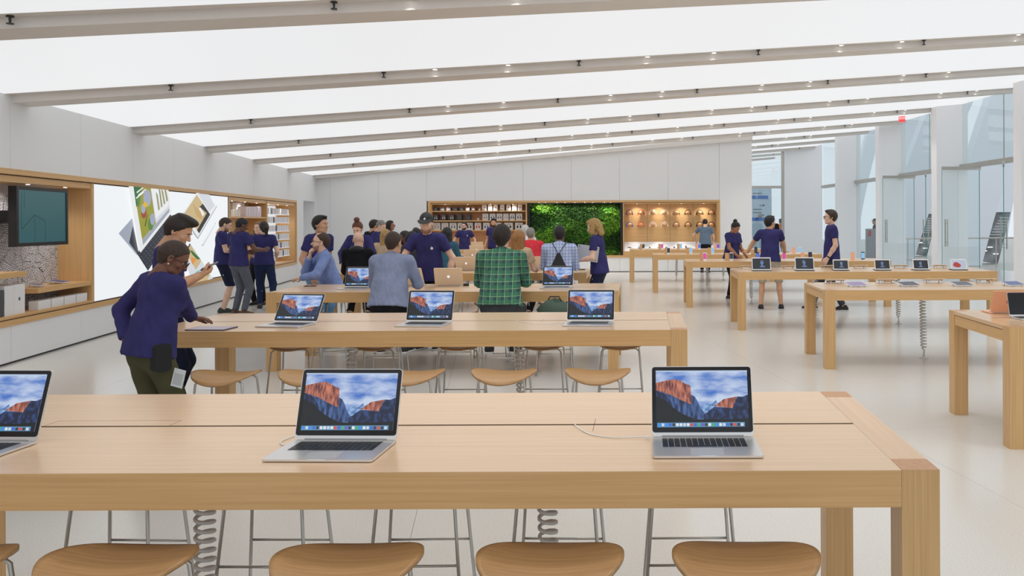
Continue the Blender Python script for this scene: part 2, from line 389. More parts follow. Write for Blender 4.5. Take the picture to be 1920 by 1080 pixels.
# ---- ceiling --------------------------------------------------------------------------
GX, GY = 9.053, 23.21
FANG = math.atan(.075)
FACM = Matrix.Translation((GX, GY, 0)) @ Matrix.Rotation(FANG, 4, 'Z')
OUTN = Vector((math.cos(FANG), math.sin(FANG), 0))
LIM = OUTN.dot(Vector((GX, GY, 0)))
def clip_obj(ob):
    """cut a ceiling piece off at the glass line (real length of the piece)"""
    me = ob.data; bm = bmesh.new(); bm.from_mesh(me); bm.transform(WALLM)
    r = bmesh.ops.bisect_plane(bm, geom=bm.verts[:] + bm.edges[:] + bm.faces[:], plane_co=OUTN * LIM, plane_no=OUTN, clear_outer=True)
    ed_ = [e for e in r['geom_cut'] if isinstance(e, bmesh.types.BMEdge)]
    if ed_: bmesh.ops.edgeloop_fill(bm, edges=ed_)
    bm.transform(WALLM.inverted()); bm.to_mesh(me); bm.free()
SMAX = 21
def slope_box(name, m_, t0, t1, d0, d1, parent):
    z = lambda s, d: ceil_z(s) + d
    b_ = MB().add([(0, t0, z(0, d0)), (SMAX, t0, z(SMAX, d0)), (SMAX, t1, z(SMAX, d0)), (0, t1, z(0, d0)),
                   (0, t0, z(0, d1)), (SMAX, t0, z(SMAX, d1)), (SMAX, t1, z(SMAX, d1)), (0, t1, z(0, d1))],
                  [(0, 3, 2, 1), (4, 5, 6, 7), (0, 1, 5, 4), (2, 3, 7, 6), (0, 4, 7, 3), (1, 2, 6, 5)])
    o = b_.obj(name, m_, parent); clip_obj(o); return o
ceil = slope_box('ceiling', mat('ceiling_void', (.5, .5, .5), .8), -4.4, 44, .06, .12, None)
ceil['kind'] = 'structure'; ceil.matrix_local = WALLM
beams = [10.0 + 3.49 * k for k in range(-4, 10)]
for t0 in beams:
    slope_box('beam', BEAMC, t0 + .13, t0 + .52, -.09, .06, ceil)
    slope_box('beam_slot', BEAMC, t0, t0 + .13, 0, .06, ceil)
    slope_box('light_panel', LITC, t0 + .52, t0 + 3.49, 0, .06, ceil)
# downlights and sprinklers in the slots
dl = thing('downlight', 'small round recessed downlight in a ceiling slot', 'downlight', group='downlights in the ceiling slots')
MB().lathe([(.045, -.006), (.05, -.004), (.05, .0)], n=14).obj('rim', WHITEP, dl)
MB().lathe([(.030, -.0085), (.030, -.005)], n=12).obj('lens', mat('lamp_lens', (1, .97, .92), emit=2.5), dl)
LSP = bpy.data.lights.new('downlight_lamp', 'SPOT'); LSP.energy = 64; LSP.spot_size = R(95); LSP.spot_blend = .8; LSP.shadow_soft_size = .12; LSP.color = (1, .96, .9)
link('lamp', LSP, dl, loc=(0, 0, -.03))
sp = thing('sprinkler', 'black sprinkler head hanging from a ceiling slot', 'sprinkler', group='sprinklers in the ceiling slots')
MB().lathe([(.03, -.012), (.03, 0)], n=10).obj('rose', BLACK, sp)
MB().lathe([(.008, -.06), (.012, -.012)], n=8).obj('stem', BLACK, sp)
MB().lathe([(.028, -.07), (.028, -.062)], n=10).obj('deflector', BLACK, sp)
first = {'d': True, 's': True}
def put(o, key, s, t):
    x, y = wall_xy(s, t)
    if OUTN.dot(Vector((x, y, 0))) > LIM - .5: return
    if y > 27.3 and x < 3.7: return
    if y < 1: return
    c = o if first[key] else copy_tree(o)
    first[key] = False; c.location = (x, y, ceil_z(s))
for k, t0 in enumerate(beams):
    if t0 < 2: continue
    for i in range(8): put(sp, 's', 14.02 if i == 5 else 1.8 + 2.55 * i, t0 + .07)
    for i in range(14):
        if i % 3 != 2: put(dl, 'd', 5.0 + .95 * i, t0 + .065)

# ---- glass facade on the right ----------------------------------------------------------
fac = MB().box(-.02, .06, -27, 13.5, -.012, .012).obj('trim_2', STEEL, kind='structure', mw=FACM)
colmesh = MB().box(-.76, .15, 0, .355, 0, 5.35)
PITCH = 4.47
wn = 1
for k in range(-5, 3):
    y0 = k * PITCH
    c = colmesh.obj('wall_right', COLW, None, kind='structure', mw=FACM @ Matrix.Translation((0, y0, 0)))
    ya, yb = y0 + .355, y0 + PITCH
    win = MB().box(-.10, .10, ya, yb, 3.14, 3.26).obj('window_%d' % wn, STEEL, None, kind='structure', mw=FACM); wn += 1
    mid = ya + (yb - ya) * .45
    for p0, p1 in ((ya, mid - .006), (mid + .006, yb)):
        MB().box(-.008, .008, p0, p1, 3.25, 5.35).obj('pane', GLASS, win)
        if k not in (-1, 0): MB().box(-.008, .008, p0, p1, .012, 3.15).obj('pane', GLASS, win)
    MB().box(-.012, .012, mid - .006, mid + .006, 3.25, 5.35).obj('glazing_joint', STEEL, win)
    if k not in (-1, 0): MB().box(-.012, .012, mid - .006, mid + .006, .012, 3.15).obj('glazing_joint', STEEL, win)
# open glass doors: leaf (x 0..-w from the pivot), turned about the pivot
dn = [1]
def door(y, ang, w=1.05):
    d = thing('door_%d' % dn[0], None, None, mw=FACM @ Matrix.Translation((0, y, 0)) @ Matrix.Rotation(ang, 4, 'Z')); dn[0] += 1
    d['kind'] = 'structure'; d['label'] = 'frameless glass door standing open'
    MB().box(-w, -.012, -.007, .007, .03, 3.05).obj('pane', GLASS, d)
    MB().box(-w, 0.03, -.025, .025, 3.05, 3.14).obj('top_rail', STEEL, d)
    MB().box(-w, 0.0, -.025, .025, .008, .03).obj('bottom_rail', STEEL, d)
    MB().box(-.012, 0, -.009, .009, .03, 3.05).obj('glass_edge', GEDGE, d)
    MB().box(-w - .006, -w, -.009, .009, .03, 3.05).obj('glass_edge', GEDGE, d)
    for sd in (-1, 1):
        h = MB().tube([(-w + .12, sd * .07, .98), (-w + .12, sd * .07, 1.72)], .018, 8)
        for z in (1.1, 1.6): h.tube([(-w + .12, 0, z), (-w + .12, sd * .07, z)], .01, 6)
        h.obj('handle', STEEL, d)
door(-.975, 0.0); door(-2.24, R(62)); door(3.397, 0.0); door(2.507, R(66.6))
# back window to the concourse
bw = MB().box(3.67, 6.9, 38.0, 38.1, 3.2, 3.32).obj('window_%d' % wn, STEEL, kind='structure')
MB().box(3.67, 6.45, 38.03, 38.05, .02, 3.2).obj('pane', GLASS, bw)
MB().box(3.67, 6.45, 38.03, 38.05, 3.32, 5.6).obj('pane', GLASS, bw)
MB().box(6.43, 6.55, 37.98, 38.12, 0, 5.6).obj('mullion', STEEL, bw)
MB().box(6.55, 8.3, 37.9, 38.1, 0, 5.6).obj('wall_corner', COLW, kind='structure')
# exit sign
ex = thing('exit_sign', 'small red glowing exit sign hanging from the ceiling by the glass front', 'exit sign', (at_y(1691, 222, 25.5)[0], 25.5, at_y(1691, 222, 25.5)[2]), R(10))
MB().box(-.10, .10, -.02, .02, -.11, .11).obj('case', mat('exit_red', srgb(255, 70, 80), .4, emit=1.0), ex)
MB().tube([(0, 0, .11), (0, 0, .62)], .008, 6).obj('hanger', STEEL, ex)
def text_obj(body, size, parent, m_, mw, name='lettering', align='CENTER'):
    cu = bpy.data.curves.new(name, 'FONT'); cu.body = body; cu.size = size; cu.align_x = align; cu.align_y = 'CENTER'; cu.extrude = .0006; cu.resolution_u = 2
    tmp = bpy.data.objects.new('tmp_text', cu); COL.objects.link(tmp)
    me = bpy.data.meshes.new_from_object(tmp.evaluated_get(bpy.context.evaluated_depsgraph_get())); me.name = name
    bpy.data.objects.remove(tmp); me.materials.clear(); me.materials.append(m_)
    return link(name, me, parent, mw=mw)
UP = Matrix.Rotation(R(90), 4, 'X')
text_obj('EXIT', .10, ex, mat('exit_white', (1, .9, .9), emit=1.2), Matrix.Translation((0, -.022, 0)) @ UP)

# ---- concourse beyond the glass -----------------------------------------------------------
RIBW = mat('rib_white', srgb(236, 240, 246), .5)
def rib(x, y, lean, wdt=1.0, lab='tall white leaning rib of the hall beyond the glass doors'):
    b_ = thing('hall_rib', lab, 'rib', (x, y, 0), R(8), group='white ribs of the hall')
    m_ = MB(); n_ = 14; L_ = []; Q = []
    for i in range(n_ + 1):
        z = 11 * i / n_; bx = lean * z * .34 + .012 * z * z
        L_.append((bx, z)); Q.append((bx + wdt * (1 + .03 * z), z))
    vs = []
    for d_ in (-.25, .25):
        vs += [(p[0], d_, p[1]) for p in L_] + [(p[0], d_, p[1]) for p in Q]
    k = n_ + 1; fs = []
    for i in range(n_):
        fs += [(i, k + i, k + i + 1, i + 1), (2 * k + i, 2 * k + i + 1, 3 * k + i + 1, 3 * k + i), (i, i + 1, 2 * k + i + 1, 2 * k + i), (k + i, 3 * k + i, 3 * k + i + 1, k + i + 1)]
    fs += [(0, 2 * k, 3 * k, k), (n_, k + n_, 3 * k + n_, 2 * k + n_)]
    m_.add(vs, fs).obj('rib_body', RIBW, b_)
rib(11.05, 30.5, .66, 1.5, 'wide white leaning rib seen through the open glass doors')
rib(10.1, 35.5, .8, 1.6, 'white leaning rib rising behind the nearer open door')
for i in range(9): rib(13.5 + i * 2.1, 55 - i * .9, .35, .75, 'one of a row of thin white ribs far across the hall')
DK = mat('slate_grey', srgb(160, 164, 166), .5, noise=((1.2, 1.2, 1.2), srgb(96, 100, 100), .4, .6))
for X_, Y_, lab in ((13.0, 31.8, 'dark sloping stair flank outside the door beside the tall column'), (12.6, 38.6, 'dark sloping stair flank outside the farther open door')):
    con = thing('stair_flank', lab, 'stairs', (X_, Y_, 0))
    MB().prism([(-.6, 0, .25), (.75, 0, .0), (1.25, 0, 2.0), (.42, 0, 2.0)], (0, -.5, 0)).obj('stringer', DK, con)
    for i in range(7): MB().box(.45 + i * .06, .9 + i * .05, -.02, .0, 1.1 + i * .11, 1.14 + i * .11).obj('step', mat('step_pale', srgb(200, 205, 208), .5), con)
    for i in range(4): MB().box(-.1 + i * .22, .1 + i * .22, -.02, -.005, .75 - i * .06 - (i % 2) * .2, .78 - i * .06 - (i % 2) * .2).obj('strip_lamp', mat('strip', (1, 1, 1), emit=1.5), con)
rl = thing('railing', 'grey handrail running across the hall outside', 'railing', (11.5, 28.5, 0), R(6))
MB().tube([(-2.5, 0, 1.07), (6, 0, 1.07)], .03, 8).obj('handrail', STEEL, rl)
for i in range(6): MB().tube([(-2.4 + 1.6 * i, 0, 0), (-2.4 + 1.6 * i, 0, 1.05)], .02, 6).obj('post', STEEL, rl)
sg = thing('directory_sign', 'pale blue wayfinding board with blue bands behind the end window', 'sign', (0, 40.0, 0))
def SG(u0, v0, u1, v1, m_, off, nm):
    a_, b_ = at_y(u0, v0, 40), at_y(u1, v1, 40)
    MB().box(a_[0], b_[0], -off - .02, -off + .02 if off == 0 else -off, b_[2], a_[2]).obj(nm, m_, sg)
SG(1395, 352, 1447, 470, mat('sign_pale', srgb(196, 218, 236), .4), 0, 'board')
SG(1395, 470, 1398, 479.8, STEEL, 0, 'post'); SG(1444, 470, 1447, 479.8, STEEL, 0, 'post')
BLU = mat('sign_blue', srgb(0, 110, 196), .4)
for v in (367, 408): SG(1395, v, 1440, v + 6, BLU, .021, 'blue_band')
INK = mat('sign_ink', srgb(70, 90, 110), .5)
for v in (362, 392, 398): SG(1412, v, 1428, v + 1.2, INK, .021, 'text_line')
SG(1424, 384.6, 1432, 385.6, INK, .021, 'arrow_shaft')
a_ = at_y(1433.5, 385, 40); MB().prism([(a_[0] - .08, -.025, a_[2] + .07), (a_[0] - .08, -.025, a_[2] - .07), (a_[0] + .03, -.025, a_[2])], (0, -.003, 0)).obj('arrow_head', INK, sg)
for i, cc in enumerate((srgb(230, 150, 40), srgb(30, 150, 80), srgb(40, 110, 200), srgb(220, 50, 50), srgb(30, 150, 80))):
    SG(1421 + (i % 3) * 4, 402 + (i // 3) * 3.4, 1424 + (i % 3) * 4, 404.6 + (i // 3) * 3.4, mat('route_%d' % i, cc, .4), .021, 'route_mark')
pl = thing('ticket_post', 'grey metal cabinet standing outside the glass by a column', 'cabinet', (at_y(1635, 440, 33.5)[0], 33.5, 0))
MB().box(-.2, .35, -.15, .25, 0, 1.36).obj('body', mat('grey_metal', srgb(150, 152, 156), .45, .3), pl)
MB().box(-.19, -.08, -.16, -.15, 1.05, 1.28).obj('red_notice', mat('notice_red', srgb(190, 40, 40), .5), pl)
# ================================================================== FURNITURE
TH, TL, TW, LG = .90, 4.01, 1.20, .12
def make_table():
    t = thing('oak_table', 'x', 'table')
    for x in (0, TL - LG):
        for y in (0, TW - LG):
            MB().box(x, x + LG, y, y + LG, 0, TH - .001).obj('leg', WZ, t)
            MB().box(x + .0005, x + LG - .0005, y + .0005, y + LG - .0005, TH - .001, TH).obj('leg_end_grain', WEND, t)
    AP = .118
    for y in (0, TW - .05): MB().box(LG + .001, TL - LG - .001, y, y + .05, TH - AP, TH - .0015).obj('apron', WX, t)
    for x, sx in ((0, 1), (TL - .05, -1)):
        x_ = x + .004 * sx
        MB().box(x_, x_ + .05 - .004, LG + .004, TW / 2 - .002, TH - AP, TH - .036).obj('drawer_front', WY, t)
        MB().box(x_, x_ + .05 - .004, TW / 2 + .002, TW - LG - .004, TH - AP, TH - .036).obj('drawer_front', WY, t)
        MB().box(x + .012 * (1 if sx > 0 else 0), x + .05 - .012 * (0 if sx > 0 else 1), LG + .001, TW - LG - .001, TH - AP + .002, TH - .03).obj('end_rail', GAP, t)
    for x in (0, TL - LG): MB().box(x, x + LG, LG + .001, TW - LG - .001, TH - .03, TH).obj('end_board', WTOPY, t)
    # top boards: two groups either side of the cable slot, each of several staves with hairline joints
    c = .50 * TW; sl = .010
    ys = [0, .30, c - sl]; ys2 = [c + sl, .92, TW]
    for seg in (ys, ys2):
        for a, b in zip(seg[:-1], seg[1:]):
            MB().box(LG + .0012, TL - LG - .0012, a + (.0005 if a else 0), b - (.0005 if b < TW else 0), TH - .0015, TH).obj('top_board', WTOP, t)
    MB().box(LG + .001, TL - LG - .001, c - .03, c + .03, TH - .06, TH - .0022).obj('cable_slot', GAP, t)
    # flush hatches in the top
    w_ = .0018
    for a in ((.73, 1.22, c + .09, c + .09 + w_), (.73, .73 + w_, c + sl, c + .09), (1.22, 1.22 + w_, c + sl, c + .09), (2.88, 2.88 + w_, c + sl, c + .09), (2.88, 2.88 + w_, c - .10, c - sl)):
        MB().box(*a, TH - .001, TH + .0003).obj('hatch_joint', GAP, t)
    return t
proto = make_table()
ROWY = [2.60, 5.99, 9.34, 12.71, 16.08, 19.45, 22.82]
TLX = [0.9375 - TL, .323 - TL, -.28 - TL, -.884 - TL, -1.50 - TL, -2.10 - TL, -2.72 - TL]
RLX = {1: 2.70, 2: 2.07, 3: 1.475, 4: .855, 5: .24, 6: -.37}
tl_labels = ['big oak table in the foreground carrying three laptops and a white cable', 'oak table with stools tucked under it and a tablet reader at its end',
             'oak table where the man in green plaid and the man in grey-blue shirt sit', 'oak table where the man with the black drawstring bag sits',
             'oak table where the man in the red shirt sits', 'oak table behind the man in the red shirt', 'oak table nearest the shelves of headphone boxes']
rl_labels = {1: 'oak table with the rose gold laptop', 2: 'oak table with four flat tablets on clear stands', 3: 'oak table with a row of six propped up tablets',
             4: 'oak table of phones that the man in khaki shorts leans on', 5: 'oak table of phones between two other phone tables', 6: 'oak table of phones nearest the wall of headphones'}
tabs = []
for i, y in enumerate(ROWY):
    t = proto if i == 0 else copy_tree(proto)
    t.location = (TLX[i], y, 0); t['label'] = tl_labels[i]; tabs.append(t)
for i, x in RLX.items():
    t = copy_tree(proto); t.location = (x, ROWY[i] + (.06 if i == 1 else 0), 0); t['label'] = rl_labels[i]

# ---- coiled cables under the tables
def coil_mesh():
    m = MB(); turns = 19; n = turns * 12; pts = []
    for i in range(n + 1):
        f = i / n; a = 2 * math.pi * turns * f
        r = .034 * min(1, (1 - f) * 12 + .2, f * 12 + .2)
        pts.append((r * math.cos(a) + .02 * f, r * math.sin(a), .10 + .70 * (1 - f)))
    m.tube([(0, 0, .84)] + pts + [(.02, 0, .02)], .0078, 6)
    return m.mesh('coil', GREYC, True)
coilm = coil_mesh()
coilf = MB().lathe([(.055, 0), (.055, .006), (.02, .012), (.018, .05)], (.02, 0, 0), 12).mesh('floor_plate', mat('clear_grey', (.7, .7, .72), .2), True)
def coil(x, y, lab):
    c = thing('coiled_cable', lab, 'cable', (x, y, 0), random.uniform(0, 6), group=lab)
    link('coil', coilm, c); link('floor_plate', coilf, c); return c
for i, y in enumerate(ROWY[:4]):
    ordinals([coil(TLX[i] + dx, y + .62, 'coiled cables under the ' + tn) for dx in (1.35, 2.69) for tn in (('big foreground table', 'table with tucked-in stools', 'table of the man in plaid', 'drawstring bag table')[i],)], '%s grey coiled cable from the aisle end under the ' + ('big foreground table', 'table with tucked-in stools', 'table of the man in plaid', 'drawstring bag table')[i])
rn = {1: 'rose gold laptop', 2: 'four flat tablets', 3: 'six propped tablets', 4: 'the man in shorts', 5: 'phones in the middle', 6: 'phones nearest the headphones'}
for i, x in RLX.items():
    ordinals([coil(x + dx, ROWY[i] + .72, 'coiled cables under the table of ' + rn[i]) for dx in (1.35, 2.69)], '%s grey coiled cable from the aisle end, table of ' + rn[i], False)

# ---- stools
SEATW = mat('oak_seat', srgb(192, 150, 102), .38, noise=((2, 90, 50), srgb(174, 132, 86), .35, .7))  # darker base colour: the table's shade over the seats is painted in
SEATB = mat('seat_underside', srgb(225, 215, 205), .4)
def make_stool():
    t = thing('stool', 'x', 'stool')
    W, D = .225, .185; nu, nv = 22, 14
    def surf(a, b):   # a,b in -1..1 (square) -> rounded seat
        x, y = a * math.sqrt(max(0, 1 - b * b * .42)), b * math.sqrt(max(0, 1 - a * a * .55))
        z = .652 + .030 * abs(x) ** 2.0 - .035 * max(0, -y) ** 2.2 - .010 * max(0, y) ** 3
        return (x * W, y * D, z)
    m = MB()
    for off, sgn in ((0, 1), (-.013, -1)):
        vs = [(lambda p: (p[0], p[1], p[2] + off))(surf(-1 + 2 * i / nu, -1 + 2 * j / nv)) for j in range(nv + 1) for i in range(nu + 1)]
        fs = []
        for j in range(nv):
            for i in range(nu):
                a = j * (nu + 1) + i; q = (a, a + 1, a + nu + 2, a + nu + 1)
                fs.append(q if sgn > 0 else q[::-1])
        m.add(vs, fs, 0 if sgn > 0 else 1)
    N1 = (nu + 1) * (nv + 1)
    loop = [i for i in range(nu + 1)] + [j * (nu + 1) + nu for j in range(1, nv + 1)] + [nv * (nu + 1) + i for i in range(nu - 1, -1, -1)] + [j * (nu + 1) for j in range(nv - 1, 0, -1)]
    for a, b in zip(loop, loop[1:] + loop[:1]): m.f.append((b, a, a + N1, b + N1)); m.m.append(0)
    m.obj('seat', [SEATW, SEATB], t, True)
    for sx in (-1, 1):
        pts = [(sx * .06, -.10, .632), (sx * .13, -.105, .632), (sx * .155, -.11, .61), (sx * .20, -.165, .03), (sx * .20, -.15, .011), (sx * .20, .15, .011), (sx * .20, .165, .03), (sx * .155, .11, .61), (sx * .13, .105, .632), (sx * .06, .10, .632)]
        MB().tube(pts, .0075, 8).obj('leg_frame', STEEL, t, True)
    for y in (-.148, .148): MB().tube([(-.183, y, .245), (.183, y, .245)], .006, 8).obj('footrest', STEEL, t, True)
    MB().box(-.06, .06, -.11, .11, .626, .632).obj('mounting_plate', STEEL, t)
    return t
st0 = make_stool(); st_used = [False]
def stool(x, y, lab, rz=0.0):
    c = copy_tree(st0) if st_used[0] else st0
    st_used[0] = True; c.location = (x, y, 0); c.rotation_euler = (0, 0, rz + random.uniform(-.04, .04)); c['label'] = lab; c['group'] = lab
    return c
ordinals([stool(x, 2.50, 'stools on the open side of the foreground table') for x in (-2.17, -1.60, -.90, -.285, .31)], '%s oak stool from the aisle end, open side of the big foreground table')
ordinals([stool(x, 3.60, 'stools hidden behind the foreground table', math.pi) for x in (-2.26, -1.61, -.97, -.37, .2)], '%s stool from the aisle end, seat hidden by the big foreground table')
ordinals([stool(x, 5.62, 'stools between the first two tables') for x in (-2.85, -2.26, -1.585, -.95, -.31)], '%s oak stool from the aisle end, between foreground table and the next')
ordinals([stool(x, 6.95, 'stools tucked under the tablet reader table', math.pi) for x in (-2.94, -2.24, -1.54, -.84, -.19)], '%s stool from the aisle end tucked under the tablet reader table')
stool(-2.79, 8.92, 'oak stool under the seated man in the grey-blue shirt'); stool(-1.545, 8.88, 'oak stool under the seated man in green plaid')
stool(-.98, 9.15, 'empty oak stool beside the man in green plaid, dark bag on it')
stool(-3.5, 9.3, 'empty oak stool in front of the man in glasses'); stool(-2.1, 9.3, 'empty oak stool between the grey-blue man and the plaid man')
stool(-4.117, 10.95, 'oak stool under the man in glasses resting his chin', R(120))
ordinals([stool(x, 10.35, 'stools across from the plaid man', math.pi) for x in (-1.9, -1.1)], '%s oak stool from the aisle end across the table from the plaid man')
for x, y_, n_ in ((-4.26, 12.2, 'bald man'), (-4.86, 15.5, 'blonde person'), (-3.46, 12.15, 'black haired person'), (-1.88, 12.2, 'ginger haired woman'), (-1.23, 12.1, 'man with the drawstring bag')): stool(x, y_, 'oak stool carrying the ' + n_)
stool(-2.6, 12.5, 'empty oak stool between seated people at the drawstring bag table')
stool(-4.06, 14.3, 'oak stool on the far side of the drawstring bag table', R(118))
for x, n_ in ((-2.14, 'man in red'), (-3.73, 'woman in teal'), (-4.29, 'dark haired person')): stool(x, 15.5, 'oak stool carrying the %s' % n_)
stool(-2.66, 19.0, 'oak stool carrying the white haired person')

# ---- emblem (bitten fruit outline) as flat shape in local x,z, facing -y
def emblem_pts(h):
    pts = []
    for i in range(40):
        a = 2 * math.pi * i / 40 + math.pi / 2
        x, z = .46 * math.cos(a), .46 * math.sin(a)
        if z > .3: z -= .10 * max(0, 1 - abs(x) / .2)
        if z < -.3: z += .05 * max(0, 1 - abs(x) / .12)
        x *= 1 - .12 * max(0, -z)
        dx, dz = x - .56, z - .05
        d = math.hypot(dx, dz)
        if d < .24: x, z = .56 + dx / d * .24 if dx < 0 else x, .05 + dz / d * .24
        pts.append((x * h, z * h - .08 * h))
    leaf = [(.02, .42), (.06, .56), (.2, .64), (.18, .52), (.10, .44)]
    return pts, [(x * h, z * h) for x, z in leaf]
def emblem(m, h, c=(0, 0, 0), mi=0, flip=False, y=0.0):
    a, b = emblem_pts(h); k = -1 if flip else 1
    for q in (a, b):
        v = [(c[0] + k * x, c[1] + y, c[2] + z) for x, z in q]
        if not flip: v = v[::-1]
        m.add(v + [(sum(p[0] for p in v) / len(v) - (.1 * h * k if q is a else 0), c[1] + y, sum(p[2] for p in v) / len(v))], [(i, (i + 1) % len(v), len(v)) for i in range(len(v))], mi)
    return m

# ---- laptops
def rrect(x0, x1, y0, y1, r, n=5):
    p = []
    for cx, cy, a0 in ((x1 - r, y1 - r, 0), (x0 + r, y1 - r, 90), (x0 + r, y0 + r, 180), (x1 - r, y0 + r, 270)):
        for i in range(n + 1):
            a = R(a0 + 90 * i / n); p.append((cx + r * math.cos(a), cy + r * math.sin(a)))
    return p
SKY = mat('screen_sky', srgb(70, 120, 205), .3, noise=((9, 9, 26), srgb(205, 220, 245), .36, .62), emit=.85)
ROCK = mat('screen_red_rock', srgb(214, 132, 104), .3, noise=((110, 110, 24), srgb(104, 48, 52), .38, .62), emit=.85)
BLUE1 = mat('screen_blue_rock', srgb(74, 108, 168), .3, noise=((90, 90, 18), srgb(20, 34, 70), .38, .62), emit=.85)
BLUE2 = mat('screen_dark_rock', srgb(16, 28, 60), .3, noise=((60, 60, 40), srgb(50, 80, 140), .46, .68), emit=.8)
FOREST = mat('screen_forest', srgb(8, 14, 26), .3, noise=((50, 50, 50), srgb(16, 30, 34), .4, .6), emit=.5)
SNOW = mat('screen_snow', srgb(150, 190, 235), .3, noise=((60, 60, 60), srgb(50, 90, 165), .42, .62), emit=.8)
DOCK = mat('screen_dock', srgb(96, 150, 190), .3, emit=.8)
BARM = mat('screen_bar', srgb(190, 208, 236), .3, emit=.85)
ICO = [mat('icon_%d' % i, srgb(*c), .3, emit=.85) for i, c in enumerate(((60, 150, 240), (235, 240, 245), (70, 110, 220), (210, 225, 245), (60, 190, 110), (225, 80, 60), (120, 90, 200), (60, 60, 66)))]
ICON_SEQ = [0, 3, 0, 2, 7, 1, 1, 3, 1, 5, 2, 4, 6, 7, 1, 4, 0, 1, 3, 2, 7, 5, 7, 3]
SCRM = [SKY, ROCK, BLUE1, BLUE2, FOREST, SNOW, DOCK, BARM] + ICO
def screen_mesh(w, h):
    """a mountain valley desktop: flat shapes in x (0..w), z (0..h), facing -y"""
    m = MB(); off = [0.0]
    def poly(mi, *pts):
        off[0] -= .00012
        v = [((x - 128) / 987 * w, off[0], (1 - (y - 105) / 635) * h) for x, y in pts]
        ar = sum(v[i][0] * v[(i + 1) % len(v)][2] - v[(i + 1) % len(v)][0] * v[i][2] for i in range(len(v)))
        if ar < 0: v = v[::-1]
        m.add(v, [tuple(range(len(v)))], mi)
    poly(0, (128, 105), (1115, 105), (1115, 740), (128, 740))
    poly(5, (596, 545), (640, 500), (690, 466), (720, 490), (770, 440), (795, 475), (740, 530), (660, 600))
    poly(2, (505, 375), (545, 400), (575, 450), (600, 520), (640, 575), (700, 640), (520, 660))
    poly(2, (128, 315), (290, 370), (400, 430), (512, 480), (540, 650), (300, 680), (128, 600))
    poly(1, (128, 242), (205, 225), (260, 212), (330, 203), (380, 212), (440, 250), (500, 275), (512, 490), (400, 440), (290, 380), (128, 325))
    poly(3, (128, 335), (215, 360), (280, 440), (330, 560), (430, 640), (128, 680))
    poly(3, (630, 605), (700, 560), (750, 515), (860, 522), (940, 530), (965, 480), (1000, 400), (1060, 402), (1115, 378), (1115, 700), (630, 700))
    poly(1, (745, 508), (800, 470), (855, 428), (920, 415), (998, 400), (945, 530), (850, 520))
    poly(4, (128, 395), (230, 440), (310, 520), (400, 585), (540, 655), (700, 650), (900, 655), (1115, 640), (1115, 740), (128, 740))
    poly(6, (140, 690), (1070, 684), (1070, 734), (140, 740))
    for i in range(24):
        x = 148 + i * 38.2; poly(8 + ICON_SEQ[i], (x, 696), (x + 29, 696), (x + 29, 728), (x, 728))
    poly(7, (128, 105), (1115, 105), (1115, 120), (128, 120))
    return m
def make_laptop(w, d, body, on=True, open_deg=110, emb=(.93, .93, .95), logo_emit=.9, lab='x', black=False, th=.0095):
    t = thing('laptop', lab, 'laptop')
    pts = rrect(-w / 2, w / 2, 0, d, .012)
    b = MB(); b.prism([(x, y, th) for x, y in pts], (0, 0, th * .75)); b.prism([(x * .97, d / 2 + (y - d / 2) * .96, th * .25) for x, y in pts], (0, 0, th * .25 - .001))
    b.obj('base', body, t)
    b = MB(); kx0, kx1, ky0, ky1 = -w * .40, w * .40, d * .44, d * .88
    rows = 6
    for r_ in range(rows):
        y0 = ky0 + (ky1 - ky0) * r_ / rows; y1 = y0 + (ky1 - ky0) / rows - .0025
        n_ = 14; xs = [kx0 + (kx1 - kx0) * i / n_ for i in range(n_ + 1)]
        if r_ == 0: xs = [xs[0], xs[1], xs[2], xs[3], xs[4], xs[9], xs[10], xs[11], xs[12], xs[13], xs[14]]
        for a, c in zip(xs[:-1], xs[1:]): b.box(a, c - .0025, y0, y1, th - .0005, th + .0012)
    b.obj('keyboard', BLACK, t)
    MB().box(-w * .15, w * .15, d * .05, d * .37, th - .0004, th + .0003).obj('trackpad', mat('trackpad_grey', (.60, .60, .60), .3, .3), t)
    MB().box(-w * .075, w * .075, -.0012, .004, th - .003, th + .0002).obj('thumb_notch', mat('notch_bright', (.85, .85, .85), .3), t)
    # lid in its own frame: hinge at origin, x right, z up the lid, screen faces -y
    a = R(open_deg - 90)
    LM = Matrix.Translation((0, d - .008, th + .003)) @ Matrix.Rotation(-a, 4, 'X')
    lh = d * .985
    lp = rrect(-w / 2, w / 2, 0, lh, .012)
    lid = MB(); lid.prism([(x, 0, z) for x, z in lp], (0, -.006, 0)); lid = lid.obj('lid', body, t, mw=LM)
    bz = MB(); q = rrect(-w / 2 + .0022, w / 2 - .0022, .012, lh - .0022, .010); bz.prism([(x, -.0008, z) for x, z in q], (0, -.0008, 0)); bz.obj('bezel', BEZEL, lid)
    MB().tube([(-w * .40, 0.004, 0), (w * .40, .004, 0)], .0055, 8).obj('hinge', mat('hinge_grey', (.35, .34, .34), .4, .5), t, mw=Matrix.Translation((0, d - .008, th + .001)))
    if on:
        s = screen_mesh(w - .032, lh - .046); s.obj('display', SCRM, lid, mw=Matrix.Translation((-w / 2 + .016, -.00095, .030)))
    e = MB(); emblem(e, .040, (0, 0, lh * .52), flip=True)
    e.obj('emblem', mat('emblem_%.2f' % emb[2], emb, .3, emit=logo_emit) if logo_emit else mat('emblem_dull', srgb(180, 100, 70), .3, .5), lid, mw=Matrix.Translation((0, .0065, 0)))
    return t
L15 = make_laptop(.370, .254, ALU, True, 108)
L15w = make_laptop(.366, .252, ALU, True, 122)
LCH = make_laptop(.345, .240, ALU_REFL, True, 112)
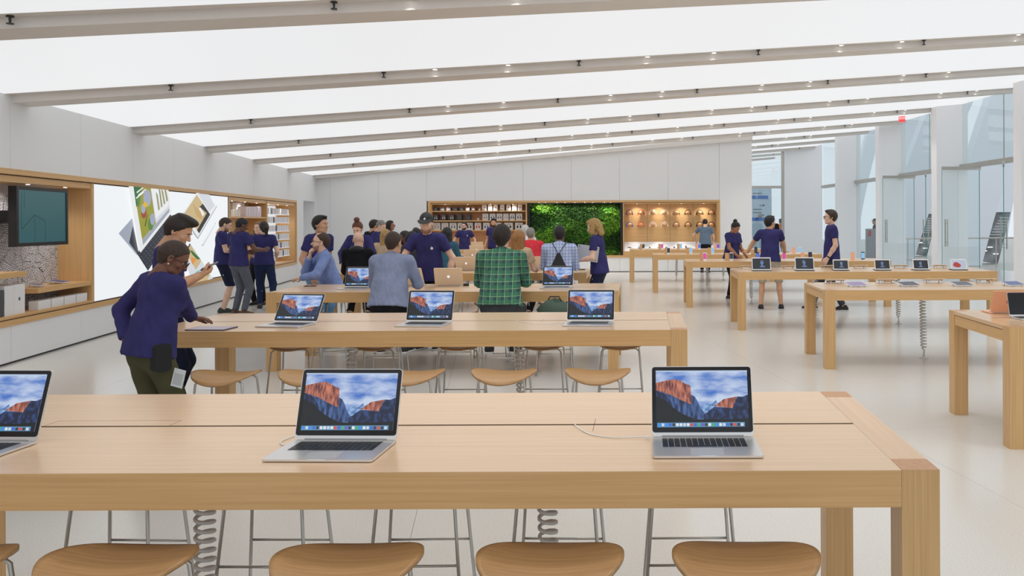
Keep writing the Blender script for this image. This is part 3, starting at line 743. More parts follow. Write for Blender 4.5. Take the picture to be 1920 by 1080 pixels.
def place(o, x, y, rz, lab, z=TH + .0005, fresh=[set()]):
    if o.name in fresh[0]: c = copy_tree(o)
    else: c = o; fresh[0].add(o.name)
    c.location = (x, y, z); c.rotation_euler = (0, 0, rz); c['label'] = lab
    return c
place(L15, .215, 2.730, 0, 'open silver laptop joined to the white cable on the foreground table')
place(L15, -1.078, 2.705, R(-1.5), 'open silver laptop in the middle of the foreground table, between the other two')
place(L15, -2.372, 2.71, R(-2), 'open silver laptop on the foreground table, cut off by the picture edge')
place(L15w, -2.765, 6.19, R(-9), 'open silver laptop tilted far back, nearest the person reading a tablet')
place(L15, -1.70, 6.19, R(-5), 'open silver laptop in front of the man in the grey-blue shirt')
place(L15, -.425, 6.18, R(-3), 'open silver laptop near the end of the table with tucked-in stools')
place(L15, -3.45, 9.66, R(-6), 'open silver laptop in front of the man with glasses')
place(L15, -1.04, 9.68, R(-2), 'open silver laptop in front of the man with the drawstring bag')
place(LCH, -2.40, 10.38, R(182), 'laptop seen from behind, plugged in, below the man in the black cap')
place(LCH, -2.80, 10.42, R(165), 'laptop seen from behind at an angle beside the man in grey-blue')
place(LCH, -2.87, 13.62, R(180), 'laptop seen from behind between the man in the cap and the plaid man')
place(LCH, -1.83, 13.62, R(180), 'laptop seen from behind beside the ginger haired woman')
place(LCH, -3.47, 17.0, R(180), 'laptop seen from behind on the table of the man in red')
place(LCH, -4.05, 20.3, R(180), 'laptop seen from behind on the table past the man in red')
place(LCH, -4.70, 23.6, R(180), 'laptop seen from behind on the table nearest the headphone boxes')
place(LCH, -4.45, 13.55, R(180), 'laptop seen from behind between the bald man and the woman with a bun')
L12 = make_laptop(.281, .197, ROSE, False, 108, logo_emit=0)
place(L12, 3.07, 7.12, R(180), 'rose gold laptop seen from behind')
L12b = make_laptop(.281, .197, ALU, False, 104, lab='x')
place(L12b, 3.115, 6.46, R(3), 'silver laptop with a black screen beside the rose gold one')
# charging cables on the foreground tables
def cable(pts, lab):
    m = MB(); P_ = [Vector(p) for p in pts]; q = []
    for i in range(len(P_) - 1):
        p0, p1, p2, p3 = P_[max(i - 1, 0)], P_[i], P_[i + 1], P_[min(i + 2, len(P_) - 1)]
        for k in range(8):
            t_ = k / 8; q.append(.5 * ((2 * p1) + (p2 - p0) * t_ + (2 * p0 - 5 * p1 + 4 * p2 - p3) * t_ ** 2 + (3 * p1 - p0 - 3 * p2 + p3) * t_ ** 3))
    q.append(P_[-1]); m.tube(q, .0022, 6)
    c = thing('charging_cable', lab, 'cable'); m.obj('cord', WHITEP, c, True)
    e = P_[-1]; MB().box(e.x - .016, e.x + .004, e.y - .004, e.y + .004, e.z - .004, e.z + .004).obj('plug', WHITEP, c)
cable([at_z(1076, 792, .88), at_z(1077, 795, .905), at_z(1090, 806, .903), at_z(1110, 815, .903), at_z(1150, 820.5, .903), at_z(1190, 819.5, .905), at_z(1217, 820, .908)], 'white charging cable lying on the foreground table')
cable([at_z(552, 818, .903), at_z(530, 826, .903), at_z(527, 833, .903), at_z(545, 836, .905)], 'white cable looped behind the middle foreground laptop')
cable([at_z(968, 600.5, .903), at_z(985, 605, .903), at_z(1020, 608, .903), at_z(1056, 606, .908)], 'thin white cable on the table with tucked-in stools')
cable([at_z(829, 538, .903), at_z(840, 536, .903), at_z(858, 538, .903), at_z(866, 537, .905)], 'white cable behind the laptop below the man in the cap')

# ---- tablets and phones
def emis(n, c, s=.75): return mat(n, c, .3, emit=s)
PORT = emis('portrait_dark', srgb(26, 32, 44), .6); PORTF = mat('portrait_face', srgb(130, 165, 215), .3, noise=((60, 60, 60), srgb(50, 70, 110), .4, .65), emit=.7)
def make_tablet(w, h, red=False, seed=0):
    rnd = random.Random(seed)
    t = thing('tablet', 'x', 'tablet'); a = R(22)
    LM = Matrix.Translation((0, 0, .012)) @ Matrix.Rotation(-a, 4, 'X')
    b = MB(); b.prism([(x, 0, z) for x, z in rrect(-w / 2, w / 2, 0, h, .01)], (0, -.008, 0)); b = b.obj('body', WHITEP, t, mw=LM)
    q = MB(); q.box(-w / 2 + .012, w / 2 - .012, -.0008, 0, .018, h - .018); q.obj('screen', emis('screen_pale', srgb(196, 206, 228)) if red else PORT, b)
    f = MB()
    def blob(cx, cz, rx, rz, y):
        f.add([(cx + rx * math.cos(2 * math.pi * i / 14) * (1 + .12 * rnd.uniform(-1, 1)), y, cz + rz * math.sin(2 * math.pi * i / 14)) for i in range(14)], [tuple(range(14))])
    if red:
        blob(-w * .16, h * .45, w * .2, h * .24, -.0012); blob(-w * .05, h * .38, w * .18, h * .2, -.0014)
    else:
        k = rnd.uniform(-.04, .04)
        blob(w * k, h * .60, w * .085, h * .17, -.0012); blob(w * (k + .01), h * .40, w * .05, h * .10, -.0013); blob(w * (k + .02), h * .28, w * .15, h * .06, -.0014)
    f.obj('picture', emis('poppy_red', srgb(190, 60, 45)) if red else PORTF, b)
    k = MB(); k.box(-w / 2, w / 2, -.06, .17, .002, .009); k.obj('keyboard_cover', mat('charcoal_cover', (.05, .05, .06), .6), t)
    k = MB(); k.add([(-w / 2 + .01, h * .30, .009), (w / 2 - .01, h * .30, .009), (w / 2 - .01, h * .22, h * .5), (-w / 2 + .01, h * .22, h * .5)], [(0, 1, 2, 3)]); k.obj('prop', MATS['charcoal_cover'], t)
    return t
tb = [(1427, .30, .215), (1508, .30, .215), (1576, .245, .175), (1654, .245, .175), (1726, .245, .175), (1797, .245, .175)]
tl_ = ['propped tablet with a dark portrait, at the end by the man in shorts', 'propped large tablet showing a dark face, below the hand of the man in shorts', 'propped tablet with a blue portrait, below the walking man',
       'propped tablet showing a figure in a hat', 'propped tablet with a small pale portrait', 'propped tablet with a red petal on a pale screen']
for i, (u, w, h) in enumerate(tb):
    t = make_tablet(w, h, i == 5, i); x = (u - CU) * 13.05 / FPX
    t.location = (x, 13.02, TH); t.rotation_euler = (0, 0, R(-4)); t['label'] = tl_[i]; t['group'] = 'propped tablets in a row'
def make_tray(lab):
    t = thing('tablet_stand', lab, 'tablet stand')
    MB().prism([(x, y, .035) for x, y in rrect(-.12, .12, -.085, .085, .012)], (0, 0, .008)).obj('tablet_back', ALU_REFL, t, mw=Matrix.Rotation(R(-9), 4, 'X') @ Matrix.Translation((0, 0, .012)))
    for x in (-.08, .08): MB().tube([(x, -.06, 0), (x, -.06, .03), (x, .05, .05), (x, .05, 0)], .006, 6).obj('clear_leg', mat('clear_grey', (.7, .7, .72), .2), t)
    return t
tr = make_tray('x'); used = [False]
trs = []
for u in (1400, 1478, 1552, 1612, 1688, 1762):
    trs.append(place(tr, (u - CU) * 13.62 / FPX, 13.62, R(2), 'x')); trs[-1]['group'] = 'edge-on tablets behind the propped ones'
ordinals(trs, '%s low tablet stand from the aisle end, edge-on behind the propped tablets', False)
trs = []
for u in (1567, 1662, 1751, 1846):
    trs.append(place(tr, (u - CU) * 10.36 / FPX, 10.36, R(2), 'x')); trs[-1]['group'] = 'edge-on tablets behind the flat ones'
ordinals(trs, '%s low tablet stand from the aisle end, edge-on behind the flat tablets', False)
def make_flat(c, nm):
    t = thing('tablet', 'x', 'tablet')
    M_ = Matrix.Translation((0, 0, .028)) @ Matrix.Rotation(R(12), 4, 'X')
    b = MB().prism([(x, y, .007) for x, y in rrect(-.12, .12, -.085, .085, .01)], (0, 0, .007)).obj('body', WHITEP, t, mw=M_)
    MB().box(-.11, .11, -.078, .078, .007, .0078).obj('screen', emis(nm, c, .7), b)
    for x in (-.07, .07): MB().tube([(x, -.07, .002), (x, -.06, .014), (x, .06, .04), (x, .07, .002)], .006, 6).obj('clear_leg', MATS['clear_grey'], t)
    return t
for u, c, l in ((1605, srgb(150, 130, 175), 'flat tablet with a lilac screen'), (1703, srgb(32, 34, 62), 'flat tablet with a dark navy screen'), (1803, srgb(60, 66, 80), 'flat tablet with a grey screen'), (1899, srgb(70, 90, 150), 'flat tablet with a blue screen near the rose gold laptop')):
    t = make_flat(c, 'flat_screen_%d' % u); t.location = ((u - CU) * 9.85 / FPX, 9.85, TH); t.rotation_euler = (0, 0, R(14)); t['label'] = l + ' on the four tablet table'
def make_phone(nm, scr, body):
    t = thing('phone', 'x', 'phone')
    M_ = Matrix.Translation((0, 0, .02)) @ Matrix.Rotation(R(-14), 4, 'X')
    b = MB().prism([(x, 0, z) for x, z in rrect(-.037, .037, 0, .150, .008)], (0, -.0075, 0)).obj('body', body, t, mw=M_)
    MB().box(-.033, .033, -.0008, 0, .018, .132).obj('screen', emis(nm, scr, .8), b)
    MB().tube([(0, .02, .07), (0, .045, 0)], .012, 8).obj('stand', WHITEP, t)
    MB().lathe([(.035, 0), (.035, .005), (.012, .02)], (0, .02, 0), 12).obj('foot', WHITEP, t)
    return t
def make_card(c, nm):
    t = thing('display_block', 'x', 'display block')
    MB().prism([(x, 0, z) for x, z in rrect(-.04, .04, 0, .155, .006)], (0, -.012, 0)).obj('back_plate', mat(nm, c, .45), t, mw=Matrix.Rotation(R(-10), 4, 'X'))
    MB().box(-.04, .04, -.02, .05, 0, .006).obj('foot', mat(nm, c, .45), t)
    return t
phones = {}; PHL = {}
def phone(u, row, scr, cn, body=WHITEP, bn='white', dy=.30):
    key = cn + bn
    if key not in phones: phones[key] = make_phone('phone_' + cn.replace(' ', '_'), scr, body)
    Y = ROWY[row] + dy
    c = place(phones[key], (u - CU) * Y / FPX, Y, R(-8), '%s phone with %s screen, table of %s' % (bn, cn, rn[row])); c['group'] = c['label']; PHL.setdefault(c['label'], []).append(c)
cards = {}
def card(u, row, pink=False, dy=.42):
    k = 'peach' if pink else 'tan'
    if k not in cards: cards[k] = make_card(srgb(246, 186, 152) if pink else srgb(212, 166, 110), k + '_plate')
    Y = ROWY[row] + dy
    c = place(cards[k], (u - CU) * Y / FPX, Y, 0, '%s upright plate on the table of %s' % (k, rn[row])); c['group'] = c['label']; PHL.setdefault(c['label'], []).append(c)
PK, BL, LB, DKS, PU = srgb(230, 80, 170), srgb(80, 120, 230), srgb(150, 205, 245), srgb(30, 36, 50), srgb(120, 70, 220)
phone(1321, 4, PK, 'pink'); card(1316, 4); phone(1371, 4, DKS, 'dark'); card(1363, 4); phone(1420, 4, BL, 'blue', BLACK, 'black'); card(1412, 4); phone(1470, 4, PK, 'pink'); card(1456, 4, True)
card(1505, 4, True); phone(1519, 4, DKS, 'dark', BLACK, 'black'); card(1599, 4, True); phone(1618, 4, LB, 'light blue', BLACK, 'black')
phone(1253, 5, DKS, 'dark'); card(1249, 5); phone(1295, 5, LB, 'light blue'); card(1290, 5); phone(1336, 5, LB, 'light blue'); card(1330, 5); phone(1417, 5, DKS, 'dark', BLACK, 'black'); card(1488, 5, True); phone(1500, 5, LB, 'light blue')
phone(1206, 6, DKS, 'dark'); card(1202, 6); phone(1241, 6, PK, 'pink'); card(1237, 6); phone(1276, 6, LB, 'light blue'); card(1272, 6); phone(1311, 6, BL, 'blue'); card(1306, 6, True); phone(1346, 6, PU, 'purple'); card(1341, 6, True)
for lab, q in PHL.items():
    if len(q) > 1: ordinals(q, '%s ' + lab + ' from aisle end', False)
# tablet being read, loose phones on tables
t = thing('tablet', 'tablet lying flat under the hand of the person in the navy sweater', 'tablet', (*at_z(388, 619, TH)[:2], TH), R(-3))
MB().prism([(x, y, .008) for x, y in rrect(-.15, .15, -.04, .16, .01)], (0, 0, .008)).obj('body', mat('slate_case', srgb(80, 70, 84), .5), t)
MB().box(-.138, .138, -.03, .15, .008, .0088).obj('screen', emis('reader_screen', srgb(178, 164, 180), .5), t)
t = thing('phone', 'black phone lying on the table by the man in glasses', 'phone', (*at_z(582, 537, TH)[:2], TH), R(-80))
MB().prism([(x, y, .008) for x, y in rrect(-.035, .035, -.07, .07, .008)], (0, 0, .008)).obj('body', BLACK, t); MB().box(-.03, .03, -.06, .06, .008, .0084).obj('screen', BEZEL, t)
t = thing('phone', 'black phone lying on the table edge by the woman with the silver laptop', 'phone', (*at_z(1088, 506, TH)[:2], TH), R(-80))
MB().prism([(x, y, .012) for x, y in rrect(-.04, .04, -.08, .08, .008)], (0, 0, .012)).obj('body', BLACK, t); MB().box(-.034, .034, -.07, .07, .012, .0124).obj('screen', BEZEL, t)
t = thing('card_reader', 'small black card reader beside the laptop below the man in the cap', 'card reader', (*at_z(874, 536, TH)[:2], TH), R(10))
MB().prism([(x, y, .03) for x, y in rrect(-.035, .035, -.04, .04, .01)], (0, 0, .03)).obj('body', BLACK, t); MB().box(-.025, .025, -.01, .03, .03, .031).obj('screen', BEZEL, t)
# dark bag on a stool
t = thing('bag', 'dark green soft bag slumped on a stool beside the man in plaid', 'bag', (-.98, 9.08, .672))
m = MB(); N_ = 14
prof = [(.0, .17), (.05, .19), (.10, .15), (.14, .08), (.155, .0)]
vs = []; fs = []
for z, r_ in prof:
    for k in range(N_):
        a = 2 * math.pi * k / N_; vs.append((r_ * 1.05 * math.cos(a), r_ * .7 * math.sin(a), z * (1 + .15 * math.sin(2 * a))))
for i in range(len(prof) - 1):
    for k in range(N_): fs.append((i * N_ + k, i * N_ + (k + 1) % N_, (i + 1) * N_ + (k + 1) % N_, (i + 1) * N_ + k))
fs.append(tuple(range(N_ - 1, -1, -1)))
m.add(vs, fs).obj('body', mat('bag_green', srgb(70, 88, 76), .8), t, True); MB().tube([(-.08, 0, .13), (-.05, .02, .19), (.05, .02, .19), (.08, 0, .13)], .008, 6).obj('strap', BLACK, t, True)
# ================================================================== DISPLAY WALL CONTENTS
# television on the left
tv_t0, _ = at_wall(29, 400); tv_t1, _ = at_wall(126, 400)
tv = thing('television', 'black framed television with a teal screen hung in front of the ink mural', 'television', mw=WALLM @ Matrix.Translation((0, (tv_t0 + tv_t1) / 2, 1.785)))
hw = (tv_t1 - tv_t0) / 2
MB().box(-.08, 0, -hw, hw, -.375, .375).obj('case', BLACK, tv)
MB().box(0, .003, -hw + .05, hw - .05, -.33, .33).obj('screen', mat('teal_screen', srgb(48, 108, 116), .25, emit=.55), tv)
for a in ((-hw, hw, .33, .375), (-hw, hw, -.375, -.33), (-hw, -hw + .05, -.33, .33), (hw - .05, hw, -.33, .33)): MB().box(0, .012, *a).obj('bezel', BLACK, tv)
ln = MB()
for p, q in (((-.5, -.16), (-.2, .02)), ((-.2, .02), (.05, -.06)), ((-.2, .02), (-.2, -.32)), ((.05, -.06), (.05, -.32)), ((-.5, -.16), (-.5, .3)), ((-.44, .1), (-.44, .3))):
    d = Vector((0, q[0] - p[0], q[1] - p[1])).normalized(); nrm = Vector((0, -d.z, d.y)) * .004
    ln.quad(*[tuple(Vector((.0035, *e)) + sgn * nrm) for e, sgn in ((p, -1), (q, -1), (q, 1), (p, 1))])
ln.obj('line_drawing', mat('teal_ink', srgb(20, 60, 70), .3), tv)
MB().box(-.45, -.08, -.12, .12, -.08, .08).obj('wall_bracket', BLACK, tv)
# shelves of the near niche
sA = MB().box(-.45, -.06, 4.0, 10.58, 1.03, 1.095).obj('shelf', WY, lf)
sB = MB().box(-.45, -.02, 10.76, 12.185, .795, .858).obj('shelf', WY, lf)
def wthing(name, label, cat, s, t, z, rz=0.0, group=None): return thing(name, label, cat, mw=WALLM @ Matrix.Translation((s, t, z)) @ Matrix.Rotation(rz, 4, 'Z'), group=group)
def wtab(s, t, z, w, d, scr, lab, nm='tablet'):
    o = wthing(nm, lab, nm, s, t, z, R(6))
    M_ = Matrix.Translation((0, 0, .025)) @ Matrix.Rotation(R(10), 4, 'Y')
    b = MB().prism([(x, y, .008) for x, y in rrect(-d / 2, d / 2, -w / 2, w / 2, .01)], (0, 0, .008)).obj('body', WHITEP, o, mw=M_)
    MB().box(-d / 2 + .01, d / 2 - .01, -w / 2 + .012, w / 2 - .012, .008, .0088).obj('screen', scr, b)
    for y in (-w * .3, w * .3): MB().tube([(d * .4, y, .005), (d * .3, y, .02), (-d * .3, y, .035), (-d * .4, y, .005)], .006, 6).obj('clear_leg', MATS['clear_grey'], o)
NB = emis('navy_blue_screen', srgb(50, 64, 130), .5)
wtab(-.22, 11.72, .858, .30, .2, NB, 'tablet with a blue screen on the short oak shelf under the television')
wtab(-.20, 11.10, .858, .22, .15, emis('grey_screen2', srgb(90, 86, 104), .5), 'tablet with a grey screen near the free end of the short oak shelf')
wtab(-.22, 10.05, 1.095, .26, .18, NB, 'tablet on the upper oak shelf under the television')
def wbox(lab, s0, s1, t0, t1, z0, z1, m_, emb=None, group=None, nm='product_box'):
    o = wthing(nm, lab, 'box', (s0 + s1) / 2, (t0 + t1) / 2, z0, 0, group)
    a, b, c = (s1 - s0) / 2, (t1 - t0) / 2, z1 - z0
    MB().box(-a, a, -b, b, 0, c * .86).obj('tray', m_, o); MB().box(-a - .001, a + .001, -b - .001, b + .001, c * .40, c).obj('lid', m_, o)
    if emb:
        e = MB(); emblem(e, emb, (0, 0, c * .52)); e.obj('emblem', mat('emblem_ink', srgb(90, 92, 98), .4), o, mw=Matrix.Translation((a + .002, 0, 0)) @ Matrix.Rotation(R(90), 4, 'Z'))
    return o
Z0 = .5755
ta, _ = at_wall(25, 590, -.02); tb_, _ = at_wall(49, 590, -.02)
t_a, zt = at_wall(27, 543, -.04); t_b = at_wall(50, 540, -.04)[0]
wbox('dark grey product box standing at the cut end of the niche', -.22, -.05, t_a - .42, t_a - .20, Z0, Z0 + .32, mat('charcoal_card', srgb(74, 76, 82), .5), .03)
for i in range(4): wbox('thin white tablet box standing in a pack with others', -.30, -.05, t_a - .19 + i * .048, t_a - .146 + i * .048, Z0, Z0 + .36, CARDW, None, 'white tablet boxes packed upright')
wbox('white product box with a grey emblem at the end of the upright pack', -.30, -.05, t_a + .005, t_a + .25, Z0, Z0 + .365, CARDW, .05)
for i in range(4):
    t0 = at_wall(70, 580, -.06)[0] + i * .335
    wbox('small flat white box in the line along the niche floor', -.16, -.05, t0, t0 + .31, Z0, Z0 + .115, CARDW, None, 'flat white boxes in a line')
# second niche: shelf with large boxes
zs = 1.845
MB().box(-.46, -.03, 18.72, 21.8, zs - .035, zs).obj('shelf', WY, lf)
def wb2(u0, u1, v0, lab, m_, gr=None, s0=-.40, s1=-.08):
    a = at_wall(u0, 400, s1)[0]; b, zt_ = at_wall(u1, v0, s1)
    wbox(lab, s0, s1, a, b, zs, max(zs + .1, zt_), m_, None, gr)
LILAC = mat('lilac_card', srgb(226, 214, 222), .5)
wb2(436, 459, 381, 'large white box on the oak shelf above the huddled staff', CARDW, s0=-.44, s1=-.26)
for i in range(4): wb2(433 + i * 4.6, 437 + i * 4.6, 393, 'small cream box in front of the large white box', mat('cream_card', srgb(232, 226, 214), .5), 'cream boxes on the oak shelf', -.24, -.08)
for i in range(6): wb2(461 + i * 4.9, 465.4 + i * 4.9, 387.5, 'slim lilac white box on the oak shelf', LILAC, 'lilac white boxes on the oak shelf', -.25)
# third niche: white racks of small accessories
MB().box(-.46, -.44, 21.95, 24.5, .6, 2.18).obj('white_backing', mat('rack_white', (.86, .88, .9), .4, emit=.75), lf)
acc = [MB().box(-.09, 0, -.03, .03, 0, .16).mesh('accessory_pack', m_) for m_ in (CARDW, LILAC, mat('dark_card', srgb(70, 70, 78), .5), mat('cool_card', srgb(206, 212, 216), .5))]
for r_ in range(6):
    z = 1.93 - r_ * .235
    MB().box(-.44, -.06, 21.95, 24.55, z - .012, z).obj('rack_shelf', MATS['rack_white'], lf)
    for i in range(20):
        t = 22.03 + i * .128
        k = 2 if (r_ * 7 + i * 5) % 17 == 3 else (i + r_) % 4 if (i + r_) % 4 != 2 else 0
        o = link('accessory_pack', acc[k], None, '%s accessory pack on the white rack of the side wall' % ('white', 'pinkish white', 'dark', 'cool grey')[k], 'accessory pack', 'small packs on the white rack, shade %d' % k, mw=WALLM @ Matrix.Translation((-.07, t, z)))

# ---- back wall shelves: boxes
def bbox(u0, u1, z, h, m_, lab, art=None, gr=None, d=.16, y=.20):
    x0, x1 = (u0 - CU) * (YB + y) / FPX, (u1 - CU) * (YB + y) / FPX
    o = thing('product_box', lab, 'box', ((x0 + x1) / 2, YB + y, z), group=gr)
    w = (x1 - x0) / 2
    MB().box(-w, w, 0, d, 0, h).obj('carton', m_, o)
    if art:
        kind, c = art; a = MB()
        am = mat('art_%02x%02x%02x' % tuple(int(255 * q) for q in c), c, .5)
        if kind == 'phones':
            n_ = 10
            P0 = [(w * .05 + .42 * w * math.cos(math.pi * i / n_), h * .5 + h * .32 * math.sin(math.pi * i / n_)) for i in range(n_ + 1)]
            for p, q in zip(P0[:-1], P0[1:]): a.add([(p[0], -.002, p[1]), (q[0], -.002, q[1]), (q[0] * .8, -.002, q[1] * .95), (p[0] * .8, -.002, p[1] * .95)], [(0, 1, 2, 3)])
            for cx in (-.36 * w, .44 * w): a.add([(cx + w * .22 * math.cos(2 * math.pi * i / 12), -.0024, h * .40 + h * .18 * math.sin(2 * math.pi * i / 12)) for i in range(12)], [tuple(range(12))])
        elif kind == 'band':
            a.box(-w * .7, w * .3, -.002, 0, h * .10, h * .2); a.box(-w * .3, w * .4, -.002, 0, h * .5, h * .62)
        elif kind == 'cap':
            a.box(-w * .6, w * .6, -.002, 0, h * .35, h * .65)
        a.obj('printed_art', am, o, kind='stuff')
    return o
SL = mat('slate_card', srgb(78, 82, 92), .5)
DKA, WHA = srgb(50, 54, 66), srgb(225, 228, 232)
X0 = 790; k_ = 7.714
z1, z2, z3 = SHELFZ
for i, (a, b) in enumerate(((177, 235), (273, 330), (363, 425), (458, 525), (550, 605), (642, 698), (727, 785))):
    bbox(X0 + a / k_, X0 + b / k_, z1, .115, SL, 'small dark speaker box on the top shelf of the end wall', ('cap', WHA if i > 4 else srgb(150, 156, 168)), 'dark boxes on the top shelf')
for a, b in ((880, 940), (964, 1024), (1043, 1103), (1138, 1200), (1230, 1292), (1314, 1380), (1397, 1457)):
    bbox(X0 + a / k_, X0 + b / k_, z1, .205, CARDW, 'tall white earphone box on the top shelf of the end wall', ('band', srgb(96, 104, 140)), 'white boxes on the top shelf')
for a, b in ((172, 242), (288, 356), (405, 474), (520, 586), (640, 708)):
    o = bbox(X0 + a / k_, X0 + b / k_, z2, .205, SL, 'dark headphone box with a red corner on the middle shelf', ('phones', WHA if a < 500 else srgb(110, 116, 128)), 'dark boxes on the middle shelf')
    MB().box(-.078, -.045, -.003, 0, .165, .2).obj('red_corner', mat('red_corner', srgb(214, 60, 60), .5), o)
for a, b, c in ((884, 968, srgb(170, 166, 170)), (988, 1072, srgb(80, 90, 124)), (1088, 1170, srgb(100, 100, 104)), (1184, 1262, srgb(200, 190, 180)), (1278, 1352, srgb(70, 74, 104)), (1368, 1458, srgb(110, 112, 124))):
    bbox(X0 + a / k_, X0 + b / k_, z2, .225, CARDW, 'white headphone box on the middle shelf of the end wall', ('phones', c), 'white boxes on the middle shelf')
for a, b, c in ((172, 272, srgb(190, 180, 184)), (292, 388, srgb(206, 180, 160)), (408, 508, srgb(120, 124, 132)), (526, 620, DKA), (640, 742, DKA), (772, 862, srgb(214, 40, 60)), (893, 985, srgb(50, 80, 170)), (1070, 1156, DKA), (1200, 1322, srgb(40, 42, 54)), (1356, 1468, srgb(40, 42, 54))):
    lab_ = {srgb(214, 40, 60): 'white box with red headphones on the lowest shelf', srgb(50, 80, 170): 'white box with blue headphones on the lowest shelf'}.get(c, 'white headphone box on the lowest shelf of the end wall')
    bbox(X0 + a / k_, X0 + b / k_, z3, .245, CARDW, lab_, ('phones', c), 'white boxes on the lowest shelf')
for u, z in ((899, z1), (896.5, z2)):
    t = thing('price_stand', 'small cream card stand on the %s shelf of the end wall' % ('top' if z == z1 else 'middle'), 'card stand', ((u - CU) * (YB + .15) / FPX, YB + .15, z), group='cream card stands')
    MB().box(-.03, .03, 0, .004, 0, .075).obj('card', MATS['cream_card'], t); MB().box(-.03, .03, 0, .04, 0, .004).obj('foot', MATS['cream_card'], t)

BYG = {}
for o in COL.objects:
    if o.name.startswith('product_box') and o.parent is None and o.get('group'): BYG.setdefault((o['group'], o['label']), []).append(o)
for (g_, l_), q in BYG.items():
    if len(q) < 2: continue
    if abs(q[0].location.y - YB) < 1: ordinals(q, '%s ' + l_.replace(' of the end wall', '') + ', from the living wall')
    else:
        for i, o in enumerate(sorted(q, key=lambda o: o.location.y)): o['label'] = '%s ' % ORD[i] + l_ + ' from the television end'

# ---- headphones on wooden heads
wh = MB()
def ball(m, c, rx, ry, rz, nu=12, nv=8, mi=0):
    vs = []; fs = []
    for j in range(nv + 1):
        th_ = math.pi * j / nv
        for i in range(nu):
            a = 2 * math.pi * i / nu; vs.append((c[0] + rx * math.sin(th_) * math.cos(a), c[1] + ry * math.sin(th_) * math.sin(a), c[2] + rz * math.cos(th_)))
    for j in range(nv):
        for i in range(nu): fs.append((j * nu + i, (j + 1) * nu + i, (j + 1) * nu + (i + 1) % nu, j * nu + (i + 1) % nu))
    return m.add(vs, fs, mi)
knob = ball(MB(), (0, 0, 0), .085, .085, .075, 16, 10).tube([(0, .03, 0), (0, .16, 0)], .04, 10).mesh('wood_knob', mat('oak_ball', srgb(206, 150, 96), .35), True)
HC = [('purple blue', srgb(70, 70, 140)), ('red', srgb(214, 60, 60)), ('white', (.82, .82, .84)), ('silver white', (.7, .7, .73)), ('brown grey', srgb(110, 100, 96)), ('black and tan', srgb(60, 50, 46)), ('black', (.02, .02, .022)), ('glossy black', (.035, .035, .04)),
      ('blue', srgb(80, 120, 200)), ('coral red', srgb(226, 84, 74)), ('white', (.82, .82, .84)), ('silver white', (.7, .7, .73)), ('brown grey', srgb(110, 100, 96)), ('black and tan', srgb(60, 50, 46)), ('black', (.02, .02, .022)), ('glossy black', (.035, .035, .04))]
for i, (cn, cc) in enumerate(HC):
    u = 1180.2 + (i % 8) * 21.95; v = 399 + (i // 8) * 22.6
    y_ = YB + .17; x, _, z = at_y(u, v, y_)
    rw = 'upper' if i < 8 else 'lower'
    kb = link('display_peg', knob, None, 'round oak peg holding the %s headphones in the %s row' % (cn, rw), 'display peg', 'oak pegs of the headphone wall', loc=(x, y_, z))
    t = thing('headphones', '%s headphones on a wooden peg in the %s row' % (cn, rw), 'headphones', (x, y_ - .01, z))
    hm = mat('hp_' + cn.replace(' ', '_'), cc, .35)
    MB().tube([(.105 * math.cos(math.pi * k / 14), 0, -.01 + .105 * math.sin(math.pi * k / 14)) for k in range(15)], .011, 8).obj('headband', hm, t, True)
    for sx in (-1, 1): ball(MB(), (sx * .103, 0, -.03), .022, .042, .05, 10, 8).obj('ear_cup', hm, t, True)
# small items on the sloped white shelf
for i, (u, w, h, c, l) in enumerate(((1180, .12, .02, srgb(90, 92, 98), 'grey wordmark strip'), (1199, .10, .11, srgb(70, 80, 120), 'dark blue pouch'), (1204, .08, .05, srgb(200, 70, 80), 'red pouch'), (1218, .05, .04, DKA, 'black earphone pair'), (1234, .06, .03, srgb(140, 140, 150), 'grey earphone pair'), (1249, .06, .04, srgb(110, 112, 120), 'slate earphone pair'), (1264, .06, .04, srgb(60, 60, 70), 'charcoal earphone pair'), (1286, .05, .12, srgb(50, 56, 84), 'navy upright speaker'), (1308, .09, .07, DKA, 'dark small speaker'))):
    y_ = .06 + .0; f = .42
    x = (u - CU) * (YB + .1) / FPX; z = .70 + .3 * (.12 / .32)
    t = thing('display_item', l + ' on the sloped white headphone counter', 'display item', (x, YB + .10, z))
    MM = Matrix.Rotation(R(43), 4, 'X')
    MB().box(-w / 2, w / 2, -h / 2, h / 2, 0, .02).obj('body', mat('item_%d' % i, c, .4), t, mw=MM); MB().box(-w * .42, w * .42, -h * .4, h * .4, .02, .024).obj('face', mat('item_face_%d' % i, tuple(min(1, q * 1.6 + .02) for q in c), .3), t, mw=MM)

